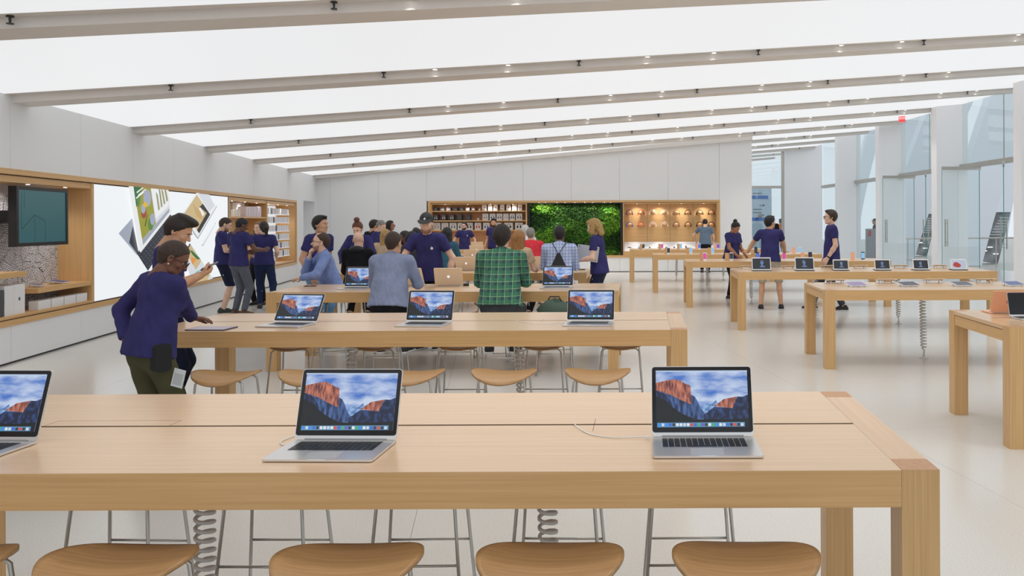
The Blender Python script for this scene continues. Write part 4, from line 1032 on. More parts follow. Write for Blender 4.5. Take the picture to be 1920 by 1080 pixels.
# ---- living wall: thousands of leaves nobody could count
def leaf_mats():
    out = []
    for i, c in enumerate(((52, 104, 34), (92, 150, 44), (142, 194, 66), (34, 76, 28), (150, 152, 70), (128, 168, 120))): out.append(mat('leaf_%d' % i, srgb(*c), .45, noise=((30, 30, 30), tuple(q * .6 for q in srgb(*c)), .4, .7)))
    return out
gr = MB().box(GXA, GXB, .30, .5, FZ0 + .09, FZ1 - .09).obj('planting_bed', mat('dark_moss', srgb(24, 48, 16), .9), bd)
rng = random.Random(3); lv = MB()
W_, H_ = GXB - GXA, FZ1 - FZ0 - .2
for i in range(15000):
    x = rng.random(); z = rng.random()
    x_, z_ = GXA + .04 + x * (W_ - .08), FZ0 + .12 + z * (H_ - .04)
    pn = math.sin(x * 9 + 1.3 * math.sin(z * 7)) + math.sin(z * 8 - x * 4)
    big = pn > .4
    L_ = rng.uniform(.05, .11) * (1.5 if big else .75); wd = L_ * rng.uniform(.12, .3)
    a = rng.uniform(0, 2 * math.pi); out = rng.uniform(.02, .14) * (1.3 if big else .8)
    dx, dz = math.cos(a) * L_, -abs(math.sin(a)) * L_ * .8 + .2 * L_
    nx, nz = -dz / L_ * wd, dx / L_ * wd
    y0 = .30 - rng.uniform(0, .08); y1 = y0 - out
    mi = (2 if rng.random() < .5 else 1) if pn > .8 else (1 if rng.random() < .5 else 0) if pn > -.4 else (3 if rng.random() < .55 else 0)
    if rng.random() < .06: mi = 5 if x < .35 else 4
    cx = lambda q: min(max(q, GXA + .006), GXB - .006); cz = lambda q: min(max(q, FZ0 + .08), FZ1 - .085)
    lv.add([(cx(a_), b_, cz(c_)) for a_, b_, c_ in [(x_, y0, z_), (x_ + dx * .5 + nx, (y0 + y1) / 2 - .02, z_ + dz * .5 + nz), (x_ + dx, y1, z_ + dz), (x_ + dx * .5 - nx, (y0 + y1) / 2 - .02, z_ + dz * .5 - nz)]], [(0, 1, 2, 3)], mi)
lo = lv.obj('foliage', leaf_mats(), None, kind='stuff', label='living wall of dense green ferns and moss in the end wall', cat='plants', loc=(0, YB, 0))
# ================================================================== PEOPLE (implicit surfaces meshed with surface nets)
def V(*a): return np.array(a, dtype=np.float64)
def nrm(v): return v / max(1e-9, np.linalg.norm(v))
class Field:
    def __init__(s, lo, hi, h):
        s.h = h; s.lo = np.array(lo, float); s.n = np.maximum(4, np.ceil((np.array(hi) - s.lo) / h).astype(int) + 1)
        s.ax = [(s.lo[i] + h * np.arange(s.n[i])).astype(np.float32) for i in range(3)]
        s.F = np.full(tuple(s.n), .3, np.float32)
    def sub(s, lo, hi):
        a = np.clip(np.floor((np.array(lo) - s.lo) / s.h).astype(int), 0, s.n - 1); b = np.clip(np.ceil((np.array(hi) - s.lo) / s.h).astype(int) + 1, 1, s.n)
        sl = tuple(slice(a[i], b[i]) for i in range(3))
        X = s.ax[0][sl[0]][:, None, None]; Y = s.ax[1][sl[1]][None, :, None]; Z = s.ax[2][sl[2]][None, None, :]
        return sl, X, Y, Z
    def cap(s, a, b, ra, rb, k=.03, n=None, q=1.0, clip=(), neg=False):
        a = np.asarray(a, float); b = np.asarray(b, float); m = max(ra, rb) + k + 2.5 * s.h
        sl, X, Y, Z = s.sub(np.minimum(a, b) - m, np.maximum(a, b) + m)
        if X.size == 0 or Y.size == 0 or Z.size == 0: return s
        x, y, z = X - a[0], Y - a[1], Z - a[2]; d = b - a
        if n is not None:
            n = nrm(np.asarray(n, float)); e = 1 / q - 1
            t = (x * n[0] + y * n[1] + z * n[2]) * e
            x, y, z = x + t * n[0], y + t * n[1], z + t * n[2]; d = d + n * (d @ n) * e
        L = max(1e-9, d @ d)
        t = np.clip((x * d[0] + y * d[1] + z * d[2]) / L, 0, 1)
        D = np.sqrt((x - t * d[0]) ** 2 + (y - t * d[1]) ** 2 + (z - t * d[2]) ** 2) - (ra + (rb - ra) * t)
        if n is not None: D = D * (q ** .5)
        for c, cn in clip: D = np.maximum(D, (X - c[0]) * cn[0] + (Y - c[1]) * cn[1] + (Z - c[2]) * cn[2])
        F = s.F[sl]
        if neg:
            D = -D; hh = np.clip(.5 - .5 * (D - F) / k, 0, 1); s.F[sl] = D * (1 - hh) + F * hh + k * hh * (1 - hh)
        else:
            hh = np.clip(.5 + .5 * (D - F) / k, 0, 1); s.F[sl] = D * (1 - hh) + F * hh - k * hh * (1 - hh)
        return s
    def ell(s, c, r, k=.02, clip=(), neg=False):
        c = np.asarray(c, float); r = np.asarray(r, float); m = r.max() + k + 2.5 * s.h
        sl, X, Y, Z = s.sub(c - m, c + m)
        x, y, z = (X - c[0]) / r[0], (Y - c[1]) / r[1], (Z - c[2]) / r[2]
        D = (np.sqrt(x * x + y * y + z * z) - 1) * r.min()
        for cc, cn in clip: D = np.maximum(D, (X - cc[0]) * cn[0] + (Y - cc[1]) * cn[1] + (Z - cc[2]) * cn[2])
        F = s.F[sl]
        if neg:
            D = -D; hh = np.clip(.5 - .5 * (D - F) / k, 0, 1); s.F[sl] = D * (1 - hh) + F * hh + k * hh * (1 - hh)
        else:
            hh = np.clip(.5 + .5 * (D - F) / k, 0, 1); s.F[sl] = D * (1 - hh) + F * hh - k * hh * (1 - hh)
        return s
    def cut(s, c, n, wob=0.0):
        X, Y, Z = s.ax[0][:, None, None], s.ax[1][None, :, None], s.ax[2][None, None, :]
        w = wob * np.sin(160 * X + 40 * Y) * np.sin(130 * Z + 60 * Y) + wob * (np.abs(X) / .07) ** 2 * 1.2 if wob else 0.0
        s.F = np.maximum(s.F, ((X - c[0]) * n[0] + (Y - c[1]) * n[1] + (Z - c[2]) * n[2] + w).astype(np.float32)); return s
    def wrinkle(s, amp, f):
        X, Y, Z = s.ax[0][:, None, None], s.ax[1][None, :, None], s.ax[2][None, None, :]
        s.F = s.F + amp * (np.sin(f * (Z * 1.3 + .5 * np.sin(9 * X) + .6 * Y)) * np.sin(f * .6 * (X + .5 * Z + .3 * np.sin(11 * Y)))).astype(np.float32); return s
    def mesh(s):
        F = s.F; ins = F < 0; nx, ny, nz = F.shape
        cs = np.zeros((nx - 1, ny - 1, nz - 1), np.int8)
        for i in (0, 1):
            for j in (0, 1):
                for k in (0, 1): cs += ins[i:nx - 1 + i, j:ny - 1 + j, k:nz - 1 + k]
        act = (cs > 0) & (cs < 8); idx = np.argwhere(act)
        if len(idx) == 0: return np.zeros((0, 3)), np.zeros((0, 4), int)
        I, J, K = idx.T; P_ = np.zeros((len(idx), 3)); C_ = np.zeros(len(idx))
        cor = [(i, j, k) for i in (0, 1) for j in (0, 1) for k in (0, 1)]
        for a in range(8):
            for b in range(a + 1, 8):
                ca, cb = cor[a], cor[b]
                if sum(abs(ca[q] - cb[q]) for q in range(3)) != 1: continue
                fa = F[I + ca[0], J + ca[1], K + ca[2]]; fb = F[I + cb[0], J + cb[1], K + cb[2]]
                m = (fa < 0) != (fb < 0)
                t = np.where(m, fa / np.where(m, fa - fb, 1), 0)
                for q in range(3): P_[:, q] += np.where(m, ca[q] + t * (cb[q] - ca[q]), 0)
                C_ += m
        P_ = (P_ / C_[:, None] + idx) * s.h + s.lo
        vid = np.full(act.shape, -1, int); vid[I, J, K] = np.arange(len(idx)); Q = []
        for ax in range(3):
            sl0 = [slice(None)] * 3; sl1 = [slice(None)] * 3; sl0[ax] = slice(0, -1); sl1[ax] = slice(1, None)
            f0, f1 = ins[tuple(sl0)], ins[tuple(sl1)]
            E = np.argwhere(f0 != f1); o1, o2 = [(1, 2), (2, 0), (0, 1)][ax]
            ok = (E[:, o1] > 0) & (E[:, o2] > 0) & (E[:, o1] < F.shape[o1] - 1) & (E[:, o2] < F.shape[o2] - 1); E = E[ok]
            if len(E) == 0: continue
            def cell(d1, d2):
                e = E.copy(); e[:, o1] += d1; e[:, o2] += d2; return vid[e[:, 0], e[:, 1], e[:, 2]]
            q = np.stack([cell(-1, -1), cell(0, -1), cell(0, 0), cell(-1, 0)], 1)
            s0 = f0[E[:, 0], E[:, 1], E[:, 2]]; q[~s0] = q[~s0][:, ::-1]; Q.append(q)
        return P_, np.concatenate(Q)
def np_mesh(name, parts, mats, mi=None):
    vs = np.concatenate([p[0] for p in parts]); off = 0; fs = []; ms = []
    for i, (v, f) in enumerate(parts): fs.append(f + off); off += len(v); ms += [mi[i] if mi else 0] * len(f)
    fs = np.concatenate(fs)
    me = bpy.data.meshes.new(name); me.vertices.add(len(vs)); me.vertices.foreach_set('co', vs.astype(np.float32).ravel())
    me.loops.add(fs.size); me.loops.foreach_set('vertex_index', fs.astype(np.int32).ravel())
    me.polygons.add(len(fs)); me.polygons.foreach_set('loop_start', np.arange(0, fs.size, 4, dtype=np.int32)); me.polygons.foreach_set('loop_total', np.full(len(fs), 4, np.int32))
    me.polygons.foreach_set('use_smooth', np.ones(len(fs), bool)); me.polygons.foreach_set('material_index', np.array(ms, np.int32))
    me.update(calc_edges=True); me.validate()
    for m in (mats if isinstance(mats, list) else [mats]): me.materials.append(m)
    return me
def xf(mesh, M):
    v, f = mesh; A = np.array(M)
    w = v @ A[:3, :3].T + A[:3, 3]
    if np.linalg.det(A[:3, :3]) < 0: f = f[:, ::-1]
    return w, f

# ---- head: origin at the skull base, face towards +y
def head_proto(fem):
    f = Field((-.12, -.14, -.12), (.12, .16, .25), .0055)
    f.ell((0, -.005, .128), (.076, .098, .092), .02)
    f.ell((0, .035, .065), (.060 - .004 * fem, .062, .085), .03)
    f.cap((-.03, .045, .012), (.03, .045, .012), .034 - .004 * fem, .034 - .004 * fem, .025)
    f.ell((0, .078, -.004), (.022, .02, .019), .02)
    f.cap((0, -.03, -.11), (0, -.015, .03), .053 - .007 * fem, .052 - .007 * fem, .03)
    f.cap((-.028, .083, .118), (.028, .083, .118), .013, .013, .015)
    for sx in (-1, 1):
        f.ell((sx * .031, .100, .097), (.017, .016, .012), .012, neg=True)
        f.ell((sx * .043, .068, .068), (.018, .02, .018), .02)
        f.ell((sx * .078, -.004, .088), (.010, .02, .031), .008); f.ell((sx * .083, .0, .092), (.006, .010, .016), .006, neg=True)
    f.cap((0, .094, .105), (0, .116, .066), .008, .0125, .012)
    for sx in (-1, 1): f.ell((sx * .012, .104, .062), (.009, .010, .008), .006)
    f.cap((-.017, .092, .035), (.017, .092, .035), .008, .008, .008)
    f.cap((-.014, .090, .024), (.014, .090, .024), .008, .008, .006)
    return f.mesh()
HEADS = [head_proto(0), head_proto(1)]
HL = ((0, 0, .072), nrm(V(0, 1.12, -1.0)))      # hairline plane
def hair_proto(kind):
    f = Field((-.2, -.28, -.36), (.2, .2, .32), .0052 if kind == 'cap' else .0075 if kind not in ('long', 'longs') else .009)
    def scalp(g, hl=.072):
        f.ell((0, -.008, .132), (.077 + g, .100 + g, .092 + g), .02); f.cap((0, -.045, .10), (0, -.034, .03), .064 + g * .5, .046 + g * .4, .03)
        f.cut((0, .083 + (hl - .072), .178), nrm(V(0, .8, -.6)), .005); f.cut((0, -.08, .018 if kind in ('buzz', 'short', 'quiff', 'thin', 'manbun') else .0), nrm(V(0, .12, -1.0)), .004)
    if kind == 'short': scalp(.012); f.ell((0, .05, .208), (.055, .05, .02), .02)
    elif kind == 'quiff': scalp(.012); f.ell((0, .06, .212), (.055, .055, .03), .025); f.ell((0, 0, .225), (.06, .07, .02), .02)
    elif kind == 'thick': scalp(.020, .06); f.wrinkle(.004, 90)
    elif kind == 'buzz': scalp(.0045)
    elif kind == 'thin': scalp(.006, .05); f.ell((0, .06, .22), (.05, .07, .05), .01, neg=True)
    elif kind == 'bun': scalp(.010); f.ell((0, -.03, .262), (.05, .05, .042), .012); f.wrinkle(.003, 110)
    elif kind == 'sidebun': scalp(.010); f.ell((0, -.085, .215), (.048, .048, .048), .012); f.wrinkle(.002, 110)
    elif kind == 'manbun': scalp(.010); f.ell((0, -.11, .14), (.034, .036, .034), .012)
    elif kind == 'pony': scalp(.012); f.cap((0, -.10, .15), (0, -.14, .08), .035, .045, .03); f.cap((0, -.14, .08), (.01, -.12, -.06), .045, .02, .03); f.wrinkle(.003, 100)
    elif kind == 'braid':
        scalp(.014, .06)
        for i in range(6): f.ell((.085 + .004 * (i % 2), .035 + .012 * min(i, 2), .03 - i * .036), (.026 - i * .002, .024, .026), .01)
        f.cap((.07, -.02, .12), (.085, .03, .04), .035, .03, .03); f.cap((-.07, -.02, .12), (-.07, -.03, .0), .03, .02, .03)
    elif kind in ('long', 'longs'):
        scalp(.017, .055); zb = -.28 if kind == 'long' else -.17
        for x in (-.06, -.02, .02, .06): f.cap((x, -.07, .12), (x * 1.25, -.085, zb), .04, .03, .03)
        for sx in (-1, 1): f.cap((sx * .075, -.01, .13), (sx * .085, -.01, zb + .06), .026, .022, .03)
        f.wrinkle(.003, 80)
    elif kind == 'bob':
        scalp(.02, .06)
        for sx in (-1, 1): f.cap((sx * .078, .005, .14), (sx * .088, .03, .0), .034, .036, .03); f.ell((sx * .085, .045, .04), (.026, .03, .05), .03)
        f.cap((-.05, -.08, .12), (-.05, -.085, -.02), .045, .045, .03); f.cap((.05, -.08, .12), (.05, -.085, -.02), .045, .045, .03); f.ell((.03, .07, .2), (.06, .04, .03), .02); f.wrinkle(.006, 70)
    elif kind == 'cap':
        f.ell((0, -.005, .135), (.088, .108, .105), .02); f.cut((0, 0, .128), nrm(V(0, .22, -1.0)))
        f.cap((-.045, .10, .148), (.045, .10, .148), .05, .05, .01, n=(0, .25, 1), q=.16)
        f.cap((-.03, .14, .14), (.03, .14, .14), .045, .045, .01, n=(0, .35, 1), q=.14); f.ell((0, -.005, .241), (.009, .009, .006), .004)
    elif kind == 'undercap': scalp(.007); f.cut((0, 0, .16), (0, 0, 1))
    elif kind == 'beard':
        f.ell((0, .035, .063), (.0625, .0645, .088), .03); f.cap((-.03, .046, .011), (.03, .046, .011), .0368, .0368, .025); f.ell((0, .079, -.005), (.0245, .0225, .0215), .02)
        f.cut((0, .05, .050), nrm(V(0, .45, 1.0)), .002); f.cut((0, .012, .05), nrm(V(0, -1, -.35))); f.ell((0, .104, .03), (.016, .012, .006), .004, neg=True)
    elif kind == 'hood':
        f.ell((0, -.08, -.06), (.115, .07, .06), .03); f.cap((-.09, 0, -.07), (.09, 0, -.07), .04, .04, .03); f.ell((0, .01, .02), (.065, .075, .10), .02, neg=True)
    return f.mesh()
HAIRC = {}
def hair(kind):
    if kind not in HAIRC: HAIRC[kind] = hair_proto(kind)
    return HAIRC[kind]
# ---- right hand: wrist at origin, fingers along +y, palm faces -z, thumb on -x
def hand_proto(curl):
    f = Field((-.09, -.04, -.10), (.06, .21, .05), .0038)
    f.cap((0, -.03, 0), (0, .02, 0), .026, .025, .015, n=(0, 0, 1), q=.75)
    for x in (-.026, -.009, .009, .025): f.cap((x * .7, .015, 0), (x, .082 - abs(x - .0) * .15, .002), .0155, .0125, .014)
    for x, L, sp in ((-.029, .068, -.10), (-.010, .078, -.03), (.010, .072, .04), (.028, .055, .14)):
        p = V(x, .085 - abs(x) * .15, .002); a = curl * .55
        for seg, (fr, r0, r1) in enumerate(((.45, .0098, .0088), (.31, .0088, .0080), (.24, .0080, .0066))):
            d = V(math.sin(sp) * math.cos(a), math.cos(sp) * math.cos(a), -math.sin(a)); e = p + d * L * fr
            f.cap(p, e, r0, r1, .004); p = e; a += curl
    th_ = [V(-.022, .025, -.006), V(-.044, .052, -.014 - .012 * curl), V(-.050 + .012 * curl, .082, -.018 - .03 * curl), V(-.046 + .022 * curl, .105, -.022 - .04 * curl)]
    for a, b, r0, r1 in zip(th_[:-1], th_[1:], (.0155, .0118, .0100), (.0118, .0100, .0080)): f.cap(a, b, r0, r1, .008)
    return f.mesh()
HANDS = {k: hand_proto(c) for k, c in (('relaxed', .38), ('flat', .06), ('grip', .95))}
def shoe_proto():
    f = Field((-.07, -.11, -.02), (.07, .22, .14), .007)
    f.cap((0, -.045, .035), (0, .07, .045), .042, .044, .02); f.cap((0, .07, .035), (.004, .155, .026), .044, .036, .02); f.cap((0, -.03, .05), (0, -.01, .11), .042, .04, .03)
    f.cut((0, 0, 0.012), (0, 0, -1)); f.cut((0, 0, .105), (0, 0, 1)); up = f.mesh()
    g_ = Field((-.08, -.12, -.02), (.08, .23, .06), .007)
    g_.cap((0, -.048, .014), (0, .06, .014), .046, .047, .01); g_.cap((0, .06, .014), (.004, .158, .014), .047, .040, .01); g_.cut((0, 0, 0), (0, 0, -1)); g_.cut((0, 0, .024), (0, 0, 1))
    return up, g_.mesh()
SHOE = shoe_proto()
def ik(a, t, l1, l2, hint):
    d = t - a; L = min(max(np.linalg.norm(d), abs(l1 - l2) + .02), (l1 + l2) * .998); dn_ = nrm(d)
    x = (l1 * l1 - l2 * l2 + L * L) / (2 * L); h = math.sqrt(max(0, l1 * l1 - x * x))
    p = hint - dn_ * (hint @ dn_); p = nrm(p) if np.linalg.norm(p) > 1e-6 else V(0, 1, 0)
    return a + dn_ * x + p * h, a + dn_ * L
def cloth(name, c, kind=None):
    if kind: return kind
    return mat('cloth_' + name, c, .85, spec=.2, noise=((14, 14, 9), tuple(q * .82 for q in c), .35, .7), bump=((16, 16, 9), .55))
def plaid(name, base, c1, c2, f1):
    m = bpy.data.materials.new(name); m.use_nodes = True; nt = m.node_tree; b = nt.nodes['Principled BSDF']; N = nt.nodes.new; L = nt.links.new
    tc = N('ShaderNodeTexCoord'); sx = N('ShaderNodeSeparateXYZ'); L(tc.outputs['Object'], sx.inputs[0]); last = None
    def stripe(axis, freq, ph, width):
        a = N('ShaderNodeMath'); a.operation = 'MULTIPLY_ADD'; a.inputs[1].default_value = freq; a.inputs[2].default_value = ph; L(sx.outputs[axis], a.inputs[0])
        fr = N('ShaderNodeMath'); fr.operation = 'FRACT'; L(a.outputs[0], fr.inputs[0])
        lt = N('ShaderNodeMath'); lt.operation = 'LESS_THAN'; lt.inputs[1].default_value = width; L(fr.outputs[0], lt.inputs[0]); return lt.outputs[0]
    cur = None
    for axis, fq, ph, wd, c, op in ((0, f1, 0, .42, c1, .55), (2, f1, .2, .42, c1, .55), (0, f1, .16, .10, c2, .62), (2, f1, .36, .10, c2, .62)):
        mx = _mix(nt, base, c); s_ = stripe(axis, fq, ph, wd)
        k = N('ShaderNodeMath'); k.operation = 'MULTIPLY'; k.inputs[1].default_value = op; L(s_, k.inputs[0]); L(k.outputs[0], mx.inputs[0])
        if cur: L(cur, mx.inputs[6])
        cur = mx.outputs[2]
    L(cur, b.inputs['Base Color']); b.inputs['Roughness'].default_value = .85; return m
NAVY = srgb(58, 56, 108)
SKINS = {'dark': srgb(128, 84, 64), 'deep': srgb(110, 74, 58), 'brown': srgb(172, 120, 90), 'tan': srgb(214, 164, 130), 'light': srgb(234, 190, 164), 'pink': srgb(238, 194, 170)}
HAIRS = {'black': srgb(26, 22, 22), 'brown': srgb(66, 46, 34), 'dkbrown': srgb(44, 32, 26), 'blond': srgb(198, 160, 100), 'dblond': srgb(150, 116, 76), 'grey': srgb(150, 144, 138), 'white': srgb(214, 212, 208), 'ginger': srgb(172, 120, 66), 'auburn': srgb(110, 64, 40), 'capblack': srgb(24, 24, 28), 'stubble': srgb(150, 110, 88), 'buzzdark': srgb(70, 50, 40)}
EYEW = mat('eye_white', (.75, .73, .70), .25); IRIS = mat('iris_dark', (.03, .02, .015), .2)
PH_ = MB().box(-.036, .036, -.005, .005, -.07, .07)
def person(label, x, y, heading, H=1.75, skin='light', hairk='short', hairc='brown', fem=False, stout=1.0, top='navy', topm=None, sleeve='short', collar=False,
           legs='jeans', legm=None, shorts=False, shoes=srgb(30, 30, 32), sit=None, lean=0.0, side=0.0, hyaw=0.0, hpitch=0.0, hroll=0.0, rh=None, lh=None, rpose='relaxed', lpose='relaxed',
           relb=None, lelb=None, feet=None, res=.016, glasses=False, beard=None, face=True, logo=False, z0=0.0, extras=(), rpalm=None, lpalm=None, pel=None):
    S = H / 1.75; rz = R(heading); root = thing('person', label, 'person', (x, y, z0), rz)
    ca, sa = math.cos(rz), math.sin(rz)
    def loc(p):
        if p is None: return None
        if p[0] == 'w':
            dx, dy = p[1] - x, p[2] - y; return V(dx * ca + dy * sa, -dx * sa + dy * ca, p[3] - z0)
        return V(*p) * S
    hz = .945 * S if sit is None else sit - .004 + max(.104 * stout + .006, .03 / S + .09 * stout) * S
    Pv = V(0, 0, hz) if pel is None else V(*pel)
    ln_, sd_ = R(lean), R(side)
    u = nrm(V(math.sin(sd_), math.sin(ln_), math.cos(ln_) * math.cos(sd_))); r = nrm(np.cross(V(0, 1, 0), u)); r = nrm(V(1, 0, 0) - u * u[0]); f = np.cross(u, r)
    sw = (.178 - .02 * fem) * S * (1 + .35 * (stout - 1))
    SR, SL = Pv + u * .475 * S + r * sw, Pv + u * .475 * S - r * sw
    N = Pv + u * .515 * S + f * .0; hp = N + (u * .75 + V(0, .25, .5)) / 1.2 * .062 * S
    HM = Matrix.Translation(Vector(hp)) @ Matrix.Rotation(R(hyaw), 4, 'Z') @ Matrix.Rotation(R(-hpitch), 4, 'X') @ Matrix.Rotation(R(hroll), 4, 'Y') @ Matrix.Scale(S * .98, 4)
    a1, a2 = .285 * S, .25 * S
    tr_ = loc(rh) if rh else SR + V(.07, .06, -.53) * S; tl__ = loc(lh) if lh else SL + V(-.07, .06, -.53) * S
    ER, WR = ik(SR, tr_, a1, a2, V(*(relb or (.5, -1, -.5)))); EL, WL = ik(SL, tl__, a1, a2, V(*(lelb or (-.5, -1, -.5))))
    hj = .092 * S
    HR, HLg = Pv + V(hj, 0, -.03), Pv + V(-hj, 0, -.03)
    if feet is None: feet = ((.10, .02), (-.10, .0)) if sit is None else ((.13, .15, .252), (-.13, .14, .252))
    AR = V(feet[0][0] * S, feet[0][1] * S, (feet[0][2] if len(feet[0]) > 2 else 0) + .085 * S); AL = V(feet[1][0] * S, feet[1][1] * S, (feet[1][2] if len(feet[1]) > 2 else 0) + .085 * S)
    KR, AR = ik(HR, AR, .435 * S, .435 * S, V(.12, 1, .15)); KL, AL = ik(HLg, AL, .435 * S, .435 * S, V(-.12, 1, .15))
    allp = np.array([SR, SL, ER, EL, WR, WL, HR, HLg, KR, KL, AR, AL, N, hp, Pv]); lo, hi = allp.min(0) - .26, allp.max(0) + .26
    st = stout
    def torso(F, g, top_only=False, down=.0):
        F.cap(Pv - r * .065 * S, Pv + r * .065 * S, (.105 * st + g) * S, (.105 * st + g) * S, .04, n=f, q=.95)
        wst = .128 if fem else .140
        F.cap(Pv + u * .02 * S, Pv + u * .20 * S + f * .015 * (st - 1) * 3, (.148 * st + g) * S, (wst * st + g) * S, .05, n=f, q=.74)
        F.cap(Pv + u * .20 * S, Pv + u * .385 * S, (wst * st + g) * S, (.158 * (1 + .6 * (st - 1)) + g) * S, .05, n=f, q=.68)
        F.cap(SL + r * .02, SR - r * .02, (.060 + g) * S, (.060 + g) * S, .05)
        F.cap(N - u * .03 * S, (SR + N) / 2 - u * .02 * S, (.05 + g * .6) * S, (.045 + g) * S, .04); F.cap(N - u * .03 * S, (SL + N) / 2 - u * .02 * S, (.05 + g * .6) * S, (.045 + g) * S, .04)
        if fem:
            for k in (-1, 1): F.cap(Pv + u * .335 * S + r * .07 * k * S + f * .07 * S, Pv + u * .335 * S + r * .075 * k * S + f * .09 * S, (.062 + g) * S, (.058 + g) * S, .05)
    # body (skin): trunk, neck, arms, legs + head and hands in the same mesh
    F = Field(lo, hi, res)
    torso(F, -.012)
    F.cap(N - u * .03 * S, hp + V(0, -.012, 0), (.058 - .008 * fem) * S, .050 * S, .03)
    for a, b, c in ((SR, ER, WR), (SL, EL, WL)):
        F.cap(a, b, .048 * S * (.9 if fem else 1.05), .040 * S, .03); F.cap(b, b + (c - b) * .35, .040 * S, .041 * S, .02); F.cap(b + (c - b) * .35, c, .041 * S, .027 * S, .02)
    for a, b, c in ((HR, KR, AR), (HLg, KL, AL)):
        F.cap(a, b, .078 * S * st, .052 * S, .03); F.cap(b, b + (c - b) * .35, .050 * S, .054 * S, .02); F.cap(b + (c - b) * .35, c, .054 * S, .036 * S, .02)
    parts = [F.mesh(), xf(HEADS[1 if fem else 0], HM)]
    def handm(W, E, pose, palm, mirror):
        d = nrm(W - E); pn = np.asarray(palm if palm is not None else ((-1, 0, -.2) if not mirror else (1, 0, -.2)), float)
        if palm is not None and len(palm) == 6: d = nrm(V(*palm[3:])); pn = V(*palm[:3])
        zax = -(pn - d * (pn @ d)); zax = nrm(zax); xax = np.cross(d, zax)
        M_ = np.eye(4); M_[:3, 0] = xax * (-1 if mirror else 1); M_[:3, 1] = d; M_[:3, 2] = zax; M_[:3, :3] *= S * .97; M_[:3, 3] = W
        return xf(HANDS[pose], M_), M_
    hR, MR = handm(WR, ER, rpose, rpalm, False); hL, ML = handm(WL, EL, lpose, lpalm, True)
    sk = mat('skin_' + skin, SKINS[skin], .5, noise=((18, 18, 18), tuple(q * .88 for q in SKINS[skin]), .4, .7))
    link('body', np_mesh('body', parts + [hR, hL], sk), root)
    # shirt
    tm = topm or cloth(top, {'navy': NAVY, 'black': srgb(28, 28, 32), 'greyblue': srgb(146, 156, 186), 'blue': srgb(132, 152, 206), 'red': srgb(222, 62, 74), 'white': srgb(226, 226, 228), 'slate': srgb(108, 126, 146), 'dgrey': srgb(58, 58, 66), 'mauve': srgb(96, 92, 104), 'teal': srgb(56, 100, 118), 'ltblue': srgb(150, 176, 212), 'orange': srgb(240, 110, 40), 'cream': srgb(206, 180, 150)}[top])
    F = Field(lo, hi, res); torso(F, .010)
    hem = .055 if sit is None else .03
    F.cap(Pv - u * .10 * S, Pv + u * .15 * S, (.176 * st) * S, (.156 * st) * S, .04, n=f, q=.82)
    F.cap(Pv - u * .06 * S - r * .075 * S, Pv - u * .06 * S + r * .075 * S, .120 * st * S, .120 * st * S, .04, n=f, q=.98)
    F.cut(Pv - u * hem * S, -u)
    nk = hp - u * .015 + f * .01
    F.cut(N + u * .035 * S, nrm(u * .9 + f * .25))
    fr = {'short': .60, 'half': .8}.get(sleeve, 1.0)
    for a, b, c in ((SR, ER, WR), (SL, EL, WL)):
        if sleeve == 'long':
            F.cap(a, b, .065 * S, .057 * S, .03); e = b + (c - b) * .94
            F.cap(b, e, .057 * S, .045 * S, .02, clip=((e, nrm(c - b)),))
        elif sleeve != 'none':
            e = a + (b - a) * fr; dd = nrm(b - a)
            F.cap(a, e, .066 * S, .063 * S, .03, clip=((e, dd),))
    F.wrinkle(.0034, 34)
    sh = np_mesh('shirt', [F.mesh()], tm); link('shirt', sh, root)
    if collar:
        m_ = MB(); C_ = []; n_ = 18
        for i in range(n_ + 1):
            a = -math.pi * .5 + math.pi * .12 + (2 * math.pi - .24 * math.pi) * i / n_ + math.pi; C_.append(a)
        vs = []
        for a in C_:
            dirv = r * math.sin(a) * -1 + f * -math.cos(a) * -1
            dirv = r * math.cos(a) + f * math.sin(a)
            for rad, up_ in ((.060, .055), (.066, .062), (.084, .005)): vs.append(tuple(N + dirv * rad * S + u * (up_ - .02 - .02 * math.sin(a)) * S))
        fs = [(i * 3 + k, i * 3 + k + 1, (i + 1) * 3 + k + 1, (i + 1) * 3 + k) for i in range(n_) for k in range(2)]
        m_.add(vs, fs); m_.obj('collar', tm, root, True)
    if logo:
        bv = BVHTree.FromPolygons([v.co[:] for v in sh.vertices], [p.vertices[:] for p in sh.polygons])
        o_ = Vector(Pv + u * .375 * S - r * .085 * S + f * .5); hit = bv.ray_cast(o_, Vector(-f))
        if hit[0] is not None:
            nn = hit[1] if hit[1].dot(Vector(f)) > 0 else -hit[1]; zx = (Vector((0, 0, 1)) - nn * nn.z).normalized(); xx = zx.cross(-nn) * -1
            M_ = Matrix((( -xx.x, -nn.x, zx.x, 0), (-xx.y, -nn.y, zx.y, 0), (-xx.z, -nn.z, zx.z, 0), (0, 0, 0, 1))); M_.translation = hit[0] + nn * .006
            e_ = MB(); emblem(e_, .042); e_.obj('shirt_emblem', mat('emblem_cloth', (.85, .85, .88), .6), root, mw=M_)
    # trousers
    lm = legm or cloth('leg_' + legs, {'jeans': srgb(40, 54, 88), 'dkjeans': srgb(30, 38, 62), 'ltjeans': srgb(110, 150, 186), 'black': srgb(30, 30, 34), 'olive': srgb(84, 82, 58), 'grey': srgb(98, 102, 112), 'navy': srgb(34, 38, 64), 'khaki': srgb(188, 176, 158), 'dgrey': srgb(70, 72, 78)}[legs])
    F = Field(lo, hi, res)
    F.cap(Pv - r * .065 * S, Pv + r * .065 * S, (.104 * st + .006) * S, (.104 * st + .006) * S, .04, n=f, q=.95)
    F.cap(Pv, Pv + u * .05 * S, .140 * st * S, .132 * st * S, .04, n=f, q=.74)
    F.cut(Pv + u * .03 * S, u)
